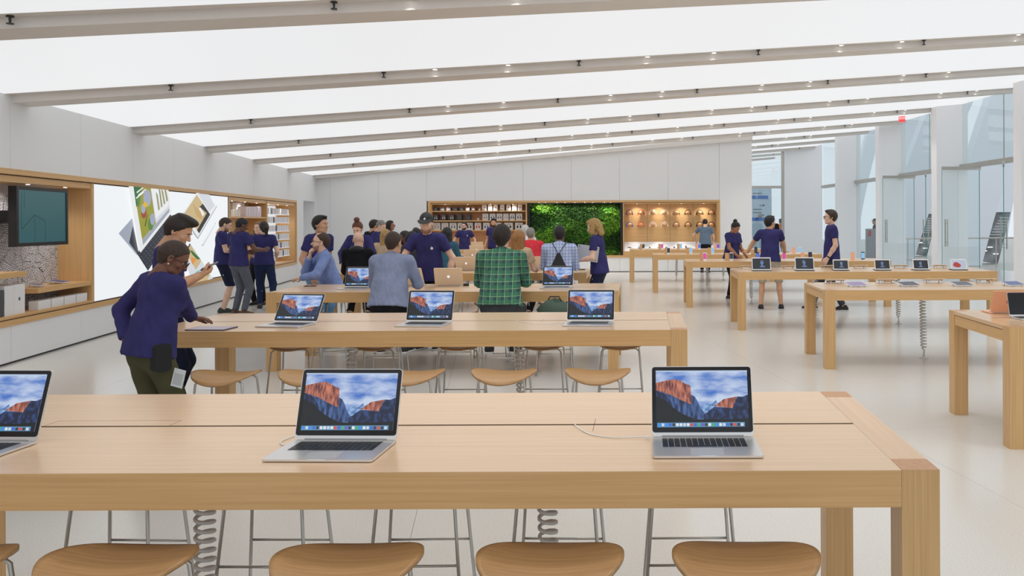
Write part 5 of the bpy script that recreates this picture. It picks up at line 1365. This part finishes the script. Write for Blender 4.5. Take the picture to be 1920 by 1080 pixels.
    for a, b, c in ((HR, KR, AR), (HLg, KL, AL)):
        F.cap(a + (b - a) * .14, b, .090 * S * st, .070 * S * (1.12 if shorts else 1), .04)
        if not shorts:
            e = b + (c - b) * .95; F.cap(b, e, .067 * S, .054 * S if legs not in ('jeans', 'dkjeans') else .047 * S, .03, clip=((e, nrm(c - b)),))
        else:
            e = b + (c - b) * .06
    if shorts:
        F.cut((0, 0, (KR[2] + KL[2]) / 2 + .0), (0, 0, -1))
    F.wrinkle(.0025, 30)
    link('trousers' if not shorts else 'shorts', np_mesh('trousers', [F.mesh()], lm), root)
    # shoes
    for A, K, sx in ((AR, KR, 1), (AL, KL, -1)):
        M_ = np.eye(4); an = .12 * sx; M_[:3, :3] = np.array([[math.cos(an), math.sin(an), 0], [-math.sin(an), math.cos(an), 0], [0, 0, 1]]) * S; M_[:3, 3] = (A[0], A[1], A[2] - .085 * S)
        so = link('shoe', np_mesh('shoe', [xf(SHOE[0], M_)], mat('shoe_%.2f_%.2f' % (shoes[0], shoes[2]), shoes, .6)), root)
        link('sole', np_mesh('sole', [xf(SHOE[1], M_)], mat('sole_pale', (.6, .6, .6), .6) if shoes[0] < .1 else MATS.get('black_plastic')), so)
    # hair, face
    if hairk:
        hm_ = mat('hair_' + hairc, HAIRS[hairc], .55, noise=((90, 90, 20), tuple(q * .55 for q in HAIRS[hairc]), .35, .7), bump=((160, 160, 40), .4))
        link('cap' if hairk == 'cap' else 'hood' if hairk == 'hood' else 'hair', np_mesh('hair', [xf(hair(hairk), HM)], hm_), root)
        if hairk == 'cap':
            link('hair', np_mesh('hair', [xf(hair('undercap'), HM)], mat('hair_dkbrown', HAIRS['dkbrown'], .6)), root)
            e_ = MB(); emblem(e_, .030); e_.obj('cap_emblem', mat('emblem_cloth', (.85, .85, .88), .6), root, mw=HM @ Matrix.Translation((0, .106, .178)) @ Matrix.Rotation(math.pi, 4, 'Z') @ Matrix.Rotation(R(-22), 4, 'X'))
    if beard:
        link('beard', np_mesh('beard', [xf(hair('beard'), HM)], mat('hair_' + beard, HAIRS[beard], .7)), root)
    if face:
        for sx in (-1, 1):
            e_ = ball(MB(), (sx * .031, .0795, .097), .0125, .0125, .0095, 10, 7, 0); ball(e_, (sx * .031, .0870, .097), .0055, .0058, .0055, 8, 6, 1); e_.obj('eye', [EYEW, IRIS], root, True, mw=HM)
            MB().tube([(sx * .016, .0985, .114), (sx * .03, .101, .119), (sx * .046, .090, .114)], [.003, .0042, .002], 6).obj('eyebrow', mat('brow_dark', (.05, .035, .028), .8), root, True, mw=HM)
        MB().tube([(-.020, .0935, .030), (-.008, .1015, .0310), (.008, .1015, .0310), (.020, .0935, .030)], [.0015, .0038, .0038, .0015], 6).obj('mouth', mat('lip_' + skin, tuple(c * k for c, k in zip(SKINS[skin], (.78, .5, .5))), .5), root, True, mw=HM)
    if glasses:
        g_ = MB()
        for sx in (-1, 1):
            q = rrect(-.025, .025, -.017, .017, .012, 4); g_.tube([(sx * .033 + a, .115, .097 + b) for a, b in q] + [(sx * .033 + q[0][0], .115, .097 + q[0][1])], .0026, 6)
            g_.tube([(sx * .058, .113, .103), (sx * .078, .06, .102), (sx * .086, -.015, .098)], .0026, 6)
        g_.tube([(-.010, .117, .100), (.010, .117, .100)], .002, 6); g_.obj('glasses', BLACK, root, True, mw=HM)
    info = dict(root=root, Pv=Pv, u=u, r=r, f=f, N=N, HM=HM, MR=MR, ML=ML, WR=WR, WL=WL, ER=ER, EL=EL, S=S, SR=SR, SL=SL, AR=AR, AL=AL)
    for e in extras: e(info)
    return info
def W(i, M_, x=0, y=0, z=0):
    p = Vector((x, y, z)); return i['root'].matrix_basis @ (Matrix(M_.tolist()) @ p)
def phone_in(i, M_, lab, big=False, off=(0, .07, -.03)):
    MM = i['root'].matrix_basis @ Matrix(M_.tolist()) @ Matrix.Translation(off)
    t = thing('phone' if not big else 'tablet', lab, 'phone' if not big else 'tablet', mw=MM)
    a, b = (.036, .072) if not big else (.075, .11)
    MB().prism([(x, y, .004) for x, y in rrect(-a, a, -b, b, .008)], (0, 0, .008)).obj('body', mat('phone_grey', (.25, .25, .27), .4), t); MB().box(-a * .9, a * .9, -b * .86, b * .86, -.0046, -.004).obj('screen', BEZEL, t)
def badge(i, side=1, fwd=.02, drop=.16):
    p = i['Pv'] + i['r'] * side * .175 * i['S'] + i['f'] * fwd - i['u'] * .05
    MB().tube([tuple(p), tuple(p - V(0, 0, drop * .5))], .003, 6).obj('badge_reel', BLACK, i['root'])
    MM = Matrix.Translation(Vector(p - V(0, 0, drop))) @ Matrix.Rotation(R(90 * side), 4, 'Z')
    MB().box(-.03, .03, -.002, .002, -.05, .05).obj('name_badge', mat('badge_white', (.8, .82, .84), .4), i['root'], mw=MM)
def pouch(i, side=1, fwd=0.0, sz=1.0):
    p = i['Pv'] + i['r'] * side * .19 * i['S'] + i['f'] * fwd - i['u'] * .04
    q = MB().prism([(a * sz, .03, b * sz) for a, b in rrect(-.05, .05, -.085, .085, .025)][::-1], (0, .06, 0))
    q.obj('belt_pouch', mat('black_nylon', (.012, .012, .014), .8), i['root'], mw=Matrix.Translation(Vector(p)) @ Matrix.Rotation(R(-90 * side), 4, 'Z'))
# ---- the cast ------------------------------------------------------------------
def X(u, Y): return (u - CU) * Y / FPX
# person at the end of the second table
hw_ = at_z(368, 611, .95)
def extra1(i):
    S = i['S']
    pouch(i, 1, -.02, 1.05); 
    p = i['Pv'] + i['r'] * .21 * S - i['f'] * .0 - V(0, 0, .15)
    MM = Matrix.Translation(Vector(p) + Vector((.025, .06, -.03))) @ Matrix.Rotation(R(24), 4, 'Z') @ Matrix.Rotation(R(14), 4, 'Y')
    MB().box(-.04, .04, -.002, .002, -.06, .06).obj('name_badge', mat('badge_clear', (.74, .78, .80), .3), i['root'], mw=MM)
    MB().box(-.03, .03, -.0032, -.002, -.045, .03).obj('badge_print', mat('badge_print', (.55, .58, .60), .5), i['root'], mw=MM)
    for M_, c, n_ in ((i['MR'], srgb(236, 62, 40), 'wristband'),):
        MB().lathe([(.030, -.008), (.033, -.004), (.033, .004), (.030, .008)], n=16).obj(n_, mat('band_red', c, .5), i['root'], True, mw=Matrix(M_.tolist()) @ Matrix.Translation((0, -.012, 0)) @ Matrix.Rotation(R(90), 4, 'X') @ Matrix.Scale(.8, 4, (0, 1, 0)))
    MB().lathe([(.032, -.01), (.035, -.004), (.035, .004), (.032, .01)], n=16).obj('bracelet', mat('bead_dark', (.05, .04, .05), .3), i['root'], True, mw=Matrix(i['ML'].tolist()) @ Matrix.Translation((0, -.02, 0)) @ Matrix.Rotation(R(90), 4, 'X'))
    for sx in (-1, 1): ball(MB(), (sx * .082, .004, .050), .0065, .0065, .0065).obj('earring', mat('pearl', (.85, .83, .78), .2), i['root'], True, mw=i['HM'])
    for sx in (-1, 1):
        K = i['Pv'] + V(sx * .15, -.06, -.16)
person('person with shaved head, navy sweater and olive cargo trousers touching a tablet', -3.27, 5.44, -28, 1.60, 'dark', 'buzz', 'buzzdark', fem=True, stout=1.10, sleeve='long', legs='olive', lean=9, side=3,
       hyaw=-38, hpitch=32, rh=('w', hw_[0], hw_[1], .945), rpose='relaxed', rpalm=(0, 0, -1, .5, .6, -.1), relb=(.6, -.7, -.5), lh=(-.165, -.07, 1.0), lelb=(-1, -.25, -.1), lpalm=(1, .4, 0, .55, -.35, -.6), res=.010, glasses=True, extras=(extra1,), feet=((.07, .05), (-.12, -.06)))
def extra2(i): phone_in(i, i['MR'], 'grey phone held in both hands by the man beside the picture panel', off=(-.01, .10, -.035))
person('dark haired man in navy looking at a phone beside the bright picture panel', -4.03, 6.93, -74, 1.775, 'tan', 'quiff', 'dkbrown', lean=4, hpitch=30, hyaw=-4, rh=(.05, .27, 1.235), lh=(-.05, .26, 1.225), relb=(.5, -.6, -1), lelb=(-.5, -.6, -1), rpose='grip', lpose='grip', rpalm=(-.3, 0, .8), lpalm=(.3, 0, .8), legs='dkjeans', res=.011, extras=(extra2,), logo=True)
# huddle by the side wall
def ex3(i): badge(i, 1, .05); pouch(i, -1, -.05, .8)
person('bearded man in navy tee shirt and dark shorts looking down in the huddle', -7.86, 15.35, -66, 1.81, 'light', 'buzz', 'brown', legs='navy', shorts=True, hpitch=24, rh=(.10, .30, 1.12), lh=(-.10, .28, 1.10), beard='stubble', shoes=srgb(40, 50, 40), res=.015, extras=(ex3,))
def ex4(i): phone_in(i, i['MR'], 'phone held by the man in grey trousers')
person('man in navy tee shirt and grey trousers seen from behind in the huddle', -7.34, 14.92, -26, 1.80, 'deep', 'buzz', 'black', legs='grey', hpitch=26, hyaw=-20, rh=(.22, .36, 1.16), lh=(-.14, .26, 1.12), rpose='grip', rpalm=(-.6, 0, .6), shoes=srgb(90, 62, 44), res=.014, extras=(ex4,))
person('blonde woman with a braid facing out of the huddle in a navy shirt', -7.82, 16.75, 172, 1.72, 'light', 'braid', 'dblond', fem=True, legs='black', hpitch=4, rh=(.12, .22, 1.10), lh=(-.12, .22, 1.08), res=.015)
person('woman with brown ponytail in navy shirt and blue jeans in the huddle', -7.38, 16.0, 14, 1.72, 'pink', 'pony', 'dkbrown', fem=True, legs='jeans', hyaw=28, hpitch=6, rh=(.20, .20, 1.06), lh=(-.2, .24, 1.08), res=.014, stout=1.03, feet=((.16, -.02), (-.10, .10)), shoes=srgb(52, 44, 48))
# standing staff around the middle tables
def ex7(i): ball(MB(), (-.085, .012, .085), .008, .014, .018).obj('earpiece', BLACK, i['root'], True, mw=i['HM'])
person('dark haired man in navy and light jeans with a hand at his pocket', X(594, 11.7), 11.7, -112, 1.80, 'tan', 'short', 'black', legs='ltjeans', lean=5, hyaw=10, rh=(.22, .10, .93), lh=(-.20, .12, .93), relb=(.7, -1, -.2), rpalm=(-1, 0, -.2), res=.013, extras=(ex7,))
person('woman with a hair bun in a navy sweater leaning over a table', X(677, 14.35), 14.35, 180, 1.74, 'light', 'bun', 'auburn', fem=True, sleeve='long', legs='black', lean=12, hpitch=28, rh=(.20, .36, .99), lh=(-.20, .36, .99), relb=(.9, -.3, -.2), lelb=(-.9, -.3, -.2), res=.014, logo=True, rpalm=(0, 0, -1), lpalm=(0, 0, -1))
person('man in a black baseball cap and navy tee shirt bending over the laptops', X(807, 11.0), 11.0, 172, 1.83, 'light', 'cap', 'capblack', lean=11, hpitch=12, hyaw=12, rh=(.26, .34, .99), lh=(-.26, .06, .92), relb=(.8, -.6, -.2), lelb=(-1, -.5, 0), beard='stubble', legs='black', res=.012, logo=True, stout=1.0)
# seated, first working table
SEAT = .663
person('man with glasses in a light blue shirt resting his chin on his hand', X(626, 10.95), 10.95, 120, 1.76, 'light', 'thin', 'brown', sit=SEAT, lean=16, top='blue', sleeve='long', collar=True, legs='black', hpitch=-2, hyaw=-8, rh=(.02, .30, 1.235), lh=(-.10, .42, .97), relb=(.3, .6, -1), lelb=(-1, -.2, -.4), rpose='grip', rpalm=(-.2, -1, .2, -.3, -.1, 1), lpalm=(0, 0, -1), glasses=True, beard='stubble', res=.012)
person('man in a grey-blue shirt seated with his back turned', X(727, 8.92), 8.92, -4, 1.77, 'tan', 'thin', 'brown', sit=SEAT, lean=14, top='greyblue', sleeve='long', collar=True, legs='black', hpitch=6, hyaw=-8, rh=(.16, .46, 1.00), lh=(-.16, .46, .99), relb=(.5, -.5, -.8), lelb=(-.5, -.5, -.8), stout=1.2, res=.012, face=False)
person('man in a green plaid shirt seated with his back turned', X(937, 8.88), 8.88, 2, 1.88, 'light', 'thick', 'dkbrown', sit=SEAT, lean=13, topm=plaid('green_plaid', srgb(52, 74, 84), srgb(64, 132, 96), srgb(150, 196, 140), 13), sleeve='long', collar=True, legs='dgrey', hpitch=8, rh=(.16, .45, .935), lh=(-.16, .45, .935), relb=(.45, -.5, -.8), lelb=(-.45, -.5, -.8), stout=1.24, res=.011, face=False)
# seated, second working table
person('bald man in a black hooded jacket seated with his back turned', X(667, 12.2), 12.2, 4, 1.72, 'pink', 'hood', 'capblack', sit=SEAT, lean=12, top='black', sleeve='long', legs='black', hpitch=8, rh=(.14, .40, .98), lh=(-.14, .40, .98), stout=1.0, res=.016, relb=(.25, -.5, -.8), lelb=(-.25, -.5, -.8), face=False)
person('person with long straight blond hair seated with the back turned', X(722, 15.5), 15.5, 6, 1.72, 'light', 'long', 'blond', fem=True, sit=SEAT, lean=6, top='cream', sleeve='long', legs='dgrey', rh=(.12, .40, .98), lh=(-.12, .40, .98), stout=.95, res=.017, relb=(.2, -.5, -.8), lelb=(-.2, -.5, -.8), face=False)
person('person with curly black hair in a dark jacket seated with the back turned', X(766, 12.15), 12.15, -6, 1.70, 'deep', 'thick', 'black', fem=True, sit=SEAT, lean=12, top='dgrey', sleeve='long', legs='black', rh=(.14, .40, .98), lh=(-.14, .40, .98), stout=1.03, res=.016, relb=(.25, -.5, -.8), lelb=(-.25, -.5, -.8), face=False)
person('dark skinned man with a short beard seated facing sideways behind the black haired person', X(768, 14.3), 14.3, 118, 1.70, 'deep', 'buzz', 'black', sit=SEAT, lean=8, top='dgrey', sleeve='long', legs='black', rh=(.14, .36, .98), lh=(-.14, .36, .98), beard='black', glasses=True, res=.018)
person('woman with long ginger hair seated beside the plaid man', X(968, 12.2), 12.2, -14, 1.72, 'light', 'long', 'ginger', fem=True, sit=SEAT, lean=8, top='cream', sleeve='short', legs='black', rh=(.16, .40, .98), lh=(-.16, .40, .98), hyaw=10, res=.016, face=False)
def exbag(i):
    S = i['S']; u, f, r = i['u'], i['f'], i['r']
    F = Field((-.3, -.55, .6), (.3, .1, 1.6), .012)
    c = i['Pv'] + u * .22 * S - f * .188 * S
    F.cap(c - u * .11 - r * .06, c - u * .11 + r * .06, .085, .085, .04, n=f, q=.6); F.cap(c - u * .05, c + u * .15, .125, .035, .04, n=f, q=.5); F.wrinkle(.004, 60)
    t = thing('backpack', 'black drawstring bag worn on the back of the man in checked shirt', 'bag', i['root'].location, i['root'].rotation_euler.z)
    me_ = np_mesh('sack', [F.mesh()], mat('black_nylon', (.012, .012, .014), .8)); link('sack', me_, t)
    for s_, S_ in ((1, i['SR']), (-1, i['SL'])):
        p0 = c + u * .15; p1 = S_ * .5 + i['N'] * .5 - f * .07 + u * .05; p2 = S_ * .55 + i['N'] * .45 + u * .078
        MB().tube([tuple(p0), tuple((p0 + p1) / 2 - f * .025), tuple(p1), tuple(p2)], .006, 6).obj('cord', BLACK, t)
person('man in a blue and white checked shirt wearing a black drawstring bag', X(1048, 12.10), 12.10, 3, 1.87, 'deep', 'buzz', 'black', sit=SEAT, lean=10, topm=plaid('blue_check', srgb(206, 214, 232), srgb(120, 146, 204), srgb(60, 70, 120), 22), sleeve='long', collar=True, legs='jeans', rh=(.16, .44, .95), lh=(-.16, .45, .95), relb=(.35, -.5, -.8), lelb=(-.35, -.5, -.8), hpitch=6, stout=1.10, res=.013, face=False, extras=(exbag,))
def exlap(i):
    p = i['Pv'] - i['r'] * .20 + i['f'] * .14 + V(0, 0, .28)
    t = thing('laptop', 'closed silver laptop held under the arm of the blonde woman', 'laptop', mw=i['root'].matrix_basis @ Matrix.Translation(Vector(p)) @ Matrix.Rotation(R(8), 4, 'X') @ Matrix.Rotation(R(90), 4, 'Z'))
    q = rrect(-.17, .17, -.12, .12, .012)
    MB().prism([(a, .007, b) for a, b in q][::-1], (0, .007, 0)).obj('base', ALU, t); MB().prism([(a, -.001, b) for a, b in q][::-1], (0, .006, 0)).obj('lid', ALU, t)
    for a in (-.14, .14):
        for b in (-.095, .095): ball(MB(), (a, .008, b), .008, .002, .008, 8, 5).obj('rubber_foot', BLACK, t)
    badge(i, -1, .05, .12); pouch(i, 1, 0, .8)
person('woman with wavy blond hair in navy holding a closed silver laptop', X(1124, 12.75), 12.75, 80, 1.74, 'pink', 'bob', 'blond', fem=True, legs='navy', lean=5, hpitch=16, rh=(.08, .34, 1.14), lh=(-.16, .30, 1.10), lpose='grip', relb=(.4, -.6, -.6), res=.013, extras=(exlap,), rpalm=(0, 0, 1))
# further tables
person('grey haired man in a red tee shirt seated with his back turned', X(994, 15.5), 15.5, 0, 1.73, 'light', 'buzz', 'grey', sit=SEAT, lean=8, top='red', legs='dgrey', rh=(.2, .40, .98), lh=(-.2, .40, .98), stout=1.25, res=.018, face=False)
person('white haired person in a white shirt seated beyond the man in red', X(984, 18.9), 18.9, 4, 1.82, 'light', 'short', 'white', sit=SEAT, lean=6, top='white', sleeve='long', legs='dgrey', rh=(.2, .40, .98), lh=(-.2, .40, .98), stout=1.1, res=.022, face=False)
person('woman with long dark hair in a teal top seated behind the man in the cap', X(834, 15.5), 15.5, -10, 1.78, 'tan', 'long', 'black', fem=True, sit=SEAT, lean=10, top='teal', sleeve='long', legs='black', rh=(.2, .4, .98), lh=(-.2, .4, .98), stout=1.0, res=.02, face=False, relb=(.2, -.5, -.8), lelb=(-.2, -.5, -.8))
person('dark haired person seated behind the group of heads', X(779, 15.5), 15.5, 0, 1.74, 'brown', 'thick', 'black', sit=SEAT, lean=8, top='dgrey', sleeve='long', legs='black', rh=(.2, .4, .98), lh=(-.14, .4, .98), res=.022, face=False, relb=(.2, -.5, -.8), lelb=(-.2, -.5, -.8), stout=.96)
person('person in a light blue shirt bending down far behind the man in the cap', X(776, 18.7), 18.7, 10, 1.76, 'light', 'short', 'brown', top='ltblue', sleeve='long', legs='dgrey', lean=48, hpitch=20, rh=(.2, .40, .98), lh=(-.2, .40, .98), res=.022, face=False)
person('man in black with dark hair standing with his back turned behind the bun woman', X(699, 18.2), 18.2, -30, 1.76, 'tan', 'short', 'dkbrown', top='black', sleeve='long', legs='black', hyaw=-20, hpitch=12, res=.02, face=False)
person('man with cropped grey hair in navy looking down to one side', X(705, 17.65), 17.65, -100, 1.76, 'light', 'buzz', 'grey', lean=6, hpitch=26, legs='black', rh=(.15, .30, 1.0), lh=(-.15, .30, 1.0), res=.018)
def exw(i):
    t = thing('shopping_bag', 'white shopping bag carried by the long haired woman in grey', 'bag', i['root'].location, i['root'].rotation_euler.z)
    m = MB().add([(.13, .21, .74), (.13, .58, .74), (.19, .58, .74), (.19, .21, .74), (.14, .28, 1.10), (.14, .50, 1.10), (.18, .50, 1.10), (.18, .28, 1.10)], [(0, 1, 2, 3), (4, 7, 6, 5), (0, 4, 5, 1), (1, 5, 6, 2), (2, 6, 7, 3), (3, 7, 4, 0)])
    m.obj('sack', mat('bag_white', (.8, .8, .8), .5), t); MB().tube([(.16, .32, 1.10), (.16, .40, 1.27), (.16, .48, 1.10)], .006, 6).obj('handle', mat('bag_white', (.8, .8, .8), .5), t)
person('woman with long dark hair in a grey cardigan reaching to one side', X(731, 21.5), 21.5, -84, 1.74, 'brown', 'longs', 'black', fem=True, top='mauve', sleeve='long', legs='black', glasses=True, rh=(.16, .46, 1.22), lh=(-.14, .42, 1.16), res=.018, extras=(exw,))
person('smiling bearded man with tied-back hair in navy by the end wall', X(871, 25.2), 25.2, 190, 1.70, 'light', 'manbun', 'black', hyaw=-25, legs='dkjeans', beard='black', glasses=True, rh=(.30, .05, .93), lh=(-.30, .05, .93), relb=(1, -.5, 0), lelb=(-1, -.5, 0), res=.018, logo=True)
person('man with a full black beard in navy standing by the end wall shelves', X(926, 24.6), 24.6, 155, 1.80, 'tan', 'short', 'black', hyaw=30, legs='dkjeans', beard='black', rh=(.22, .12, .95), res=.018, logo=True, stout=1.05)
# right side
def ex30(i): pass
person('man in navy tee shirt and khaki shorts leaning on the phone table, back turned', 2.42, 15.62, -8, 1.80, 'tan', 'short', 'black', legs='khaki', shorts=True, lean=6, hyaw=-48, rh=('w', 2.84, 16.18, .925), lh=('w', 1.96, 16.20, .925), rpalm=(0, 0, -1, .4, .9, -.05), lpalm=(0, 0, -1, -.5, .85, -.05), relb=(1, -.5, 0), lelb=(-1, -.5, 0), rpose='flat', lpose='flat', feet=((.20, .05), (-.17, -.02)), res=.012, face=True)
person('woman with a black hair bun in navy looking down at phones', X(1371, 17.75), 17.75, -140, 1.70, 'brown', 'sidebun', 'black', fem=True, lean=6, hpitch=34, hyaw=4, legs='black', rh=(.12, .30, .98), lh=(-.14, .30, .99), stout=1.12, res=.014, relb=(.9, -.6, -.3))
def ex32(i):
    ball(MB(), (-.085, .012, .085), .008, .014, .018).obj('earpiece', BLACK, i['root'], True, mw=i['HM']); ball(MB(), (.085, .012, .085), .008, .014, .018).obj('earpiece', BLACK, i['root'], True, mw=i['HM'])
    MB().lathe([(.029, -.012), (.033, -.006), (.033, .006), (.029, .012)], n=14).obj('watch', BLACK, i['root'], True, mw=Matrix(i['ML'].tolist()) @ Matrix.Translation((0, -.02, 0)) @ Matrix.Rotation(R(90), 4, 'X'))
person('tall young man with glasses in navy walking past the propped tablets', X(1559, 15.3), 15.3, 86, 1.90, 'light', 'short', 'brown', legs='dgrey', glasses=True, rh=(.24, .06, .93), lh=(-.23, .10, .93), feet=((.09, .32), (-.09, -.18, .02)), res=.013, extras=(ex32,))
person('man in a grey-blue tee shirt bending over the headphone counter', X(1322, 26.75), 26.75, -4, 1.80, 'light', 'short', 'black', top='slate', legs='black', lean=14, hpitch=34, lh=(-.30, .36, 1.02), rh=(.24, .30, .98), lelb=(-1, -.3, 0), res=.018, face=False, stout=1.05)
person('person in black standing beyond the man in khaki shorts', X(1449, 35.6), 35.6, -10, 1.86, 'tan', 'short', 'dkbrown', top='black', sleeve='long', legs='dkjeans', res=.024, face=False)
person('person in an orange jacket out in the concourse', X(1464, 39.4), 39.4, 20, 1.80, 'tan', 'short', 'brown', top='orange', sleeve='long', legs='jeans', res=.026, face=False)
person('person in dark clothes and a cap outside the glass front', X(1641, 36.2), 36.2, 80, 1.78, 'tan', 'cap', 'capblack', top='dgrey', sleeve='long', legs='dgrey', res=.026, face=False)
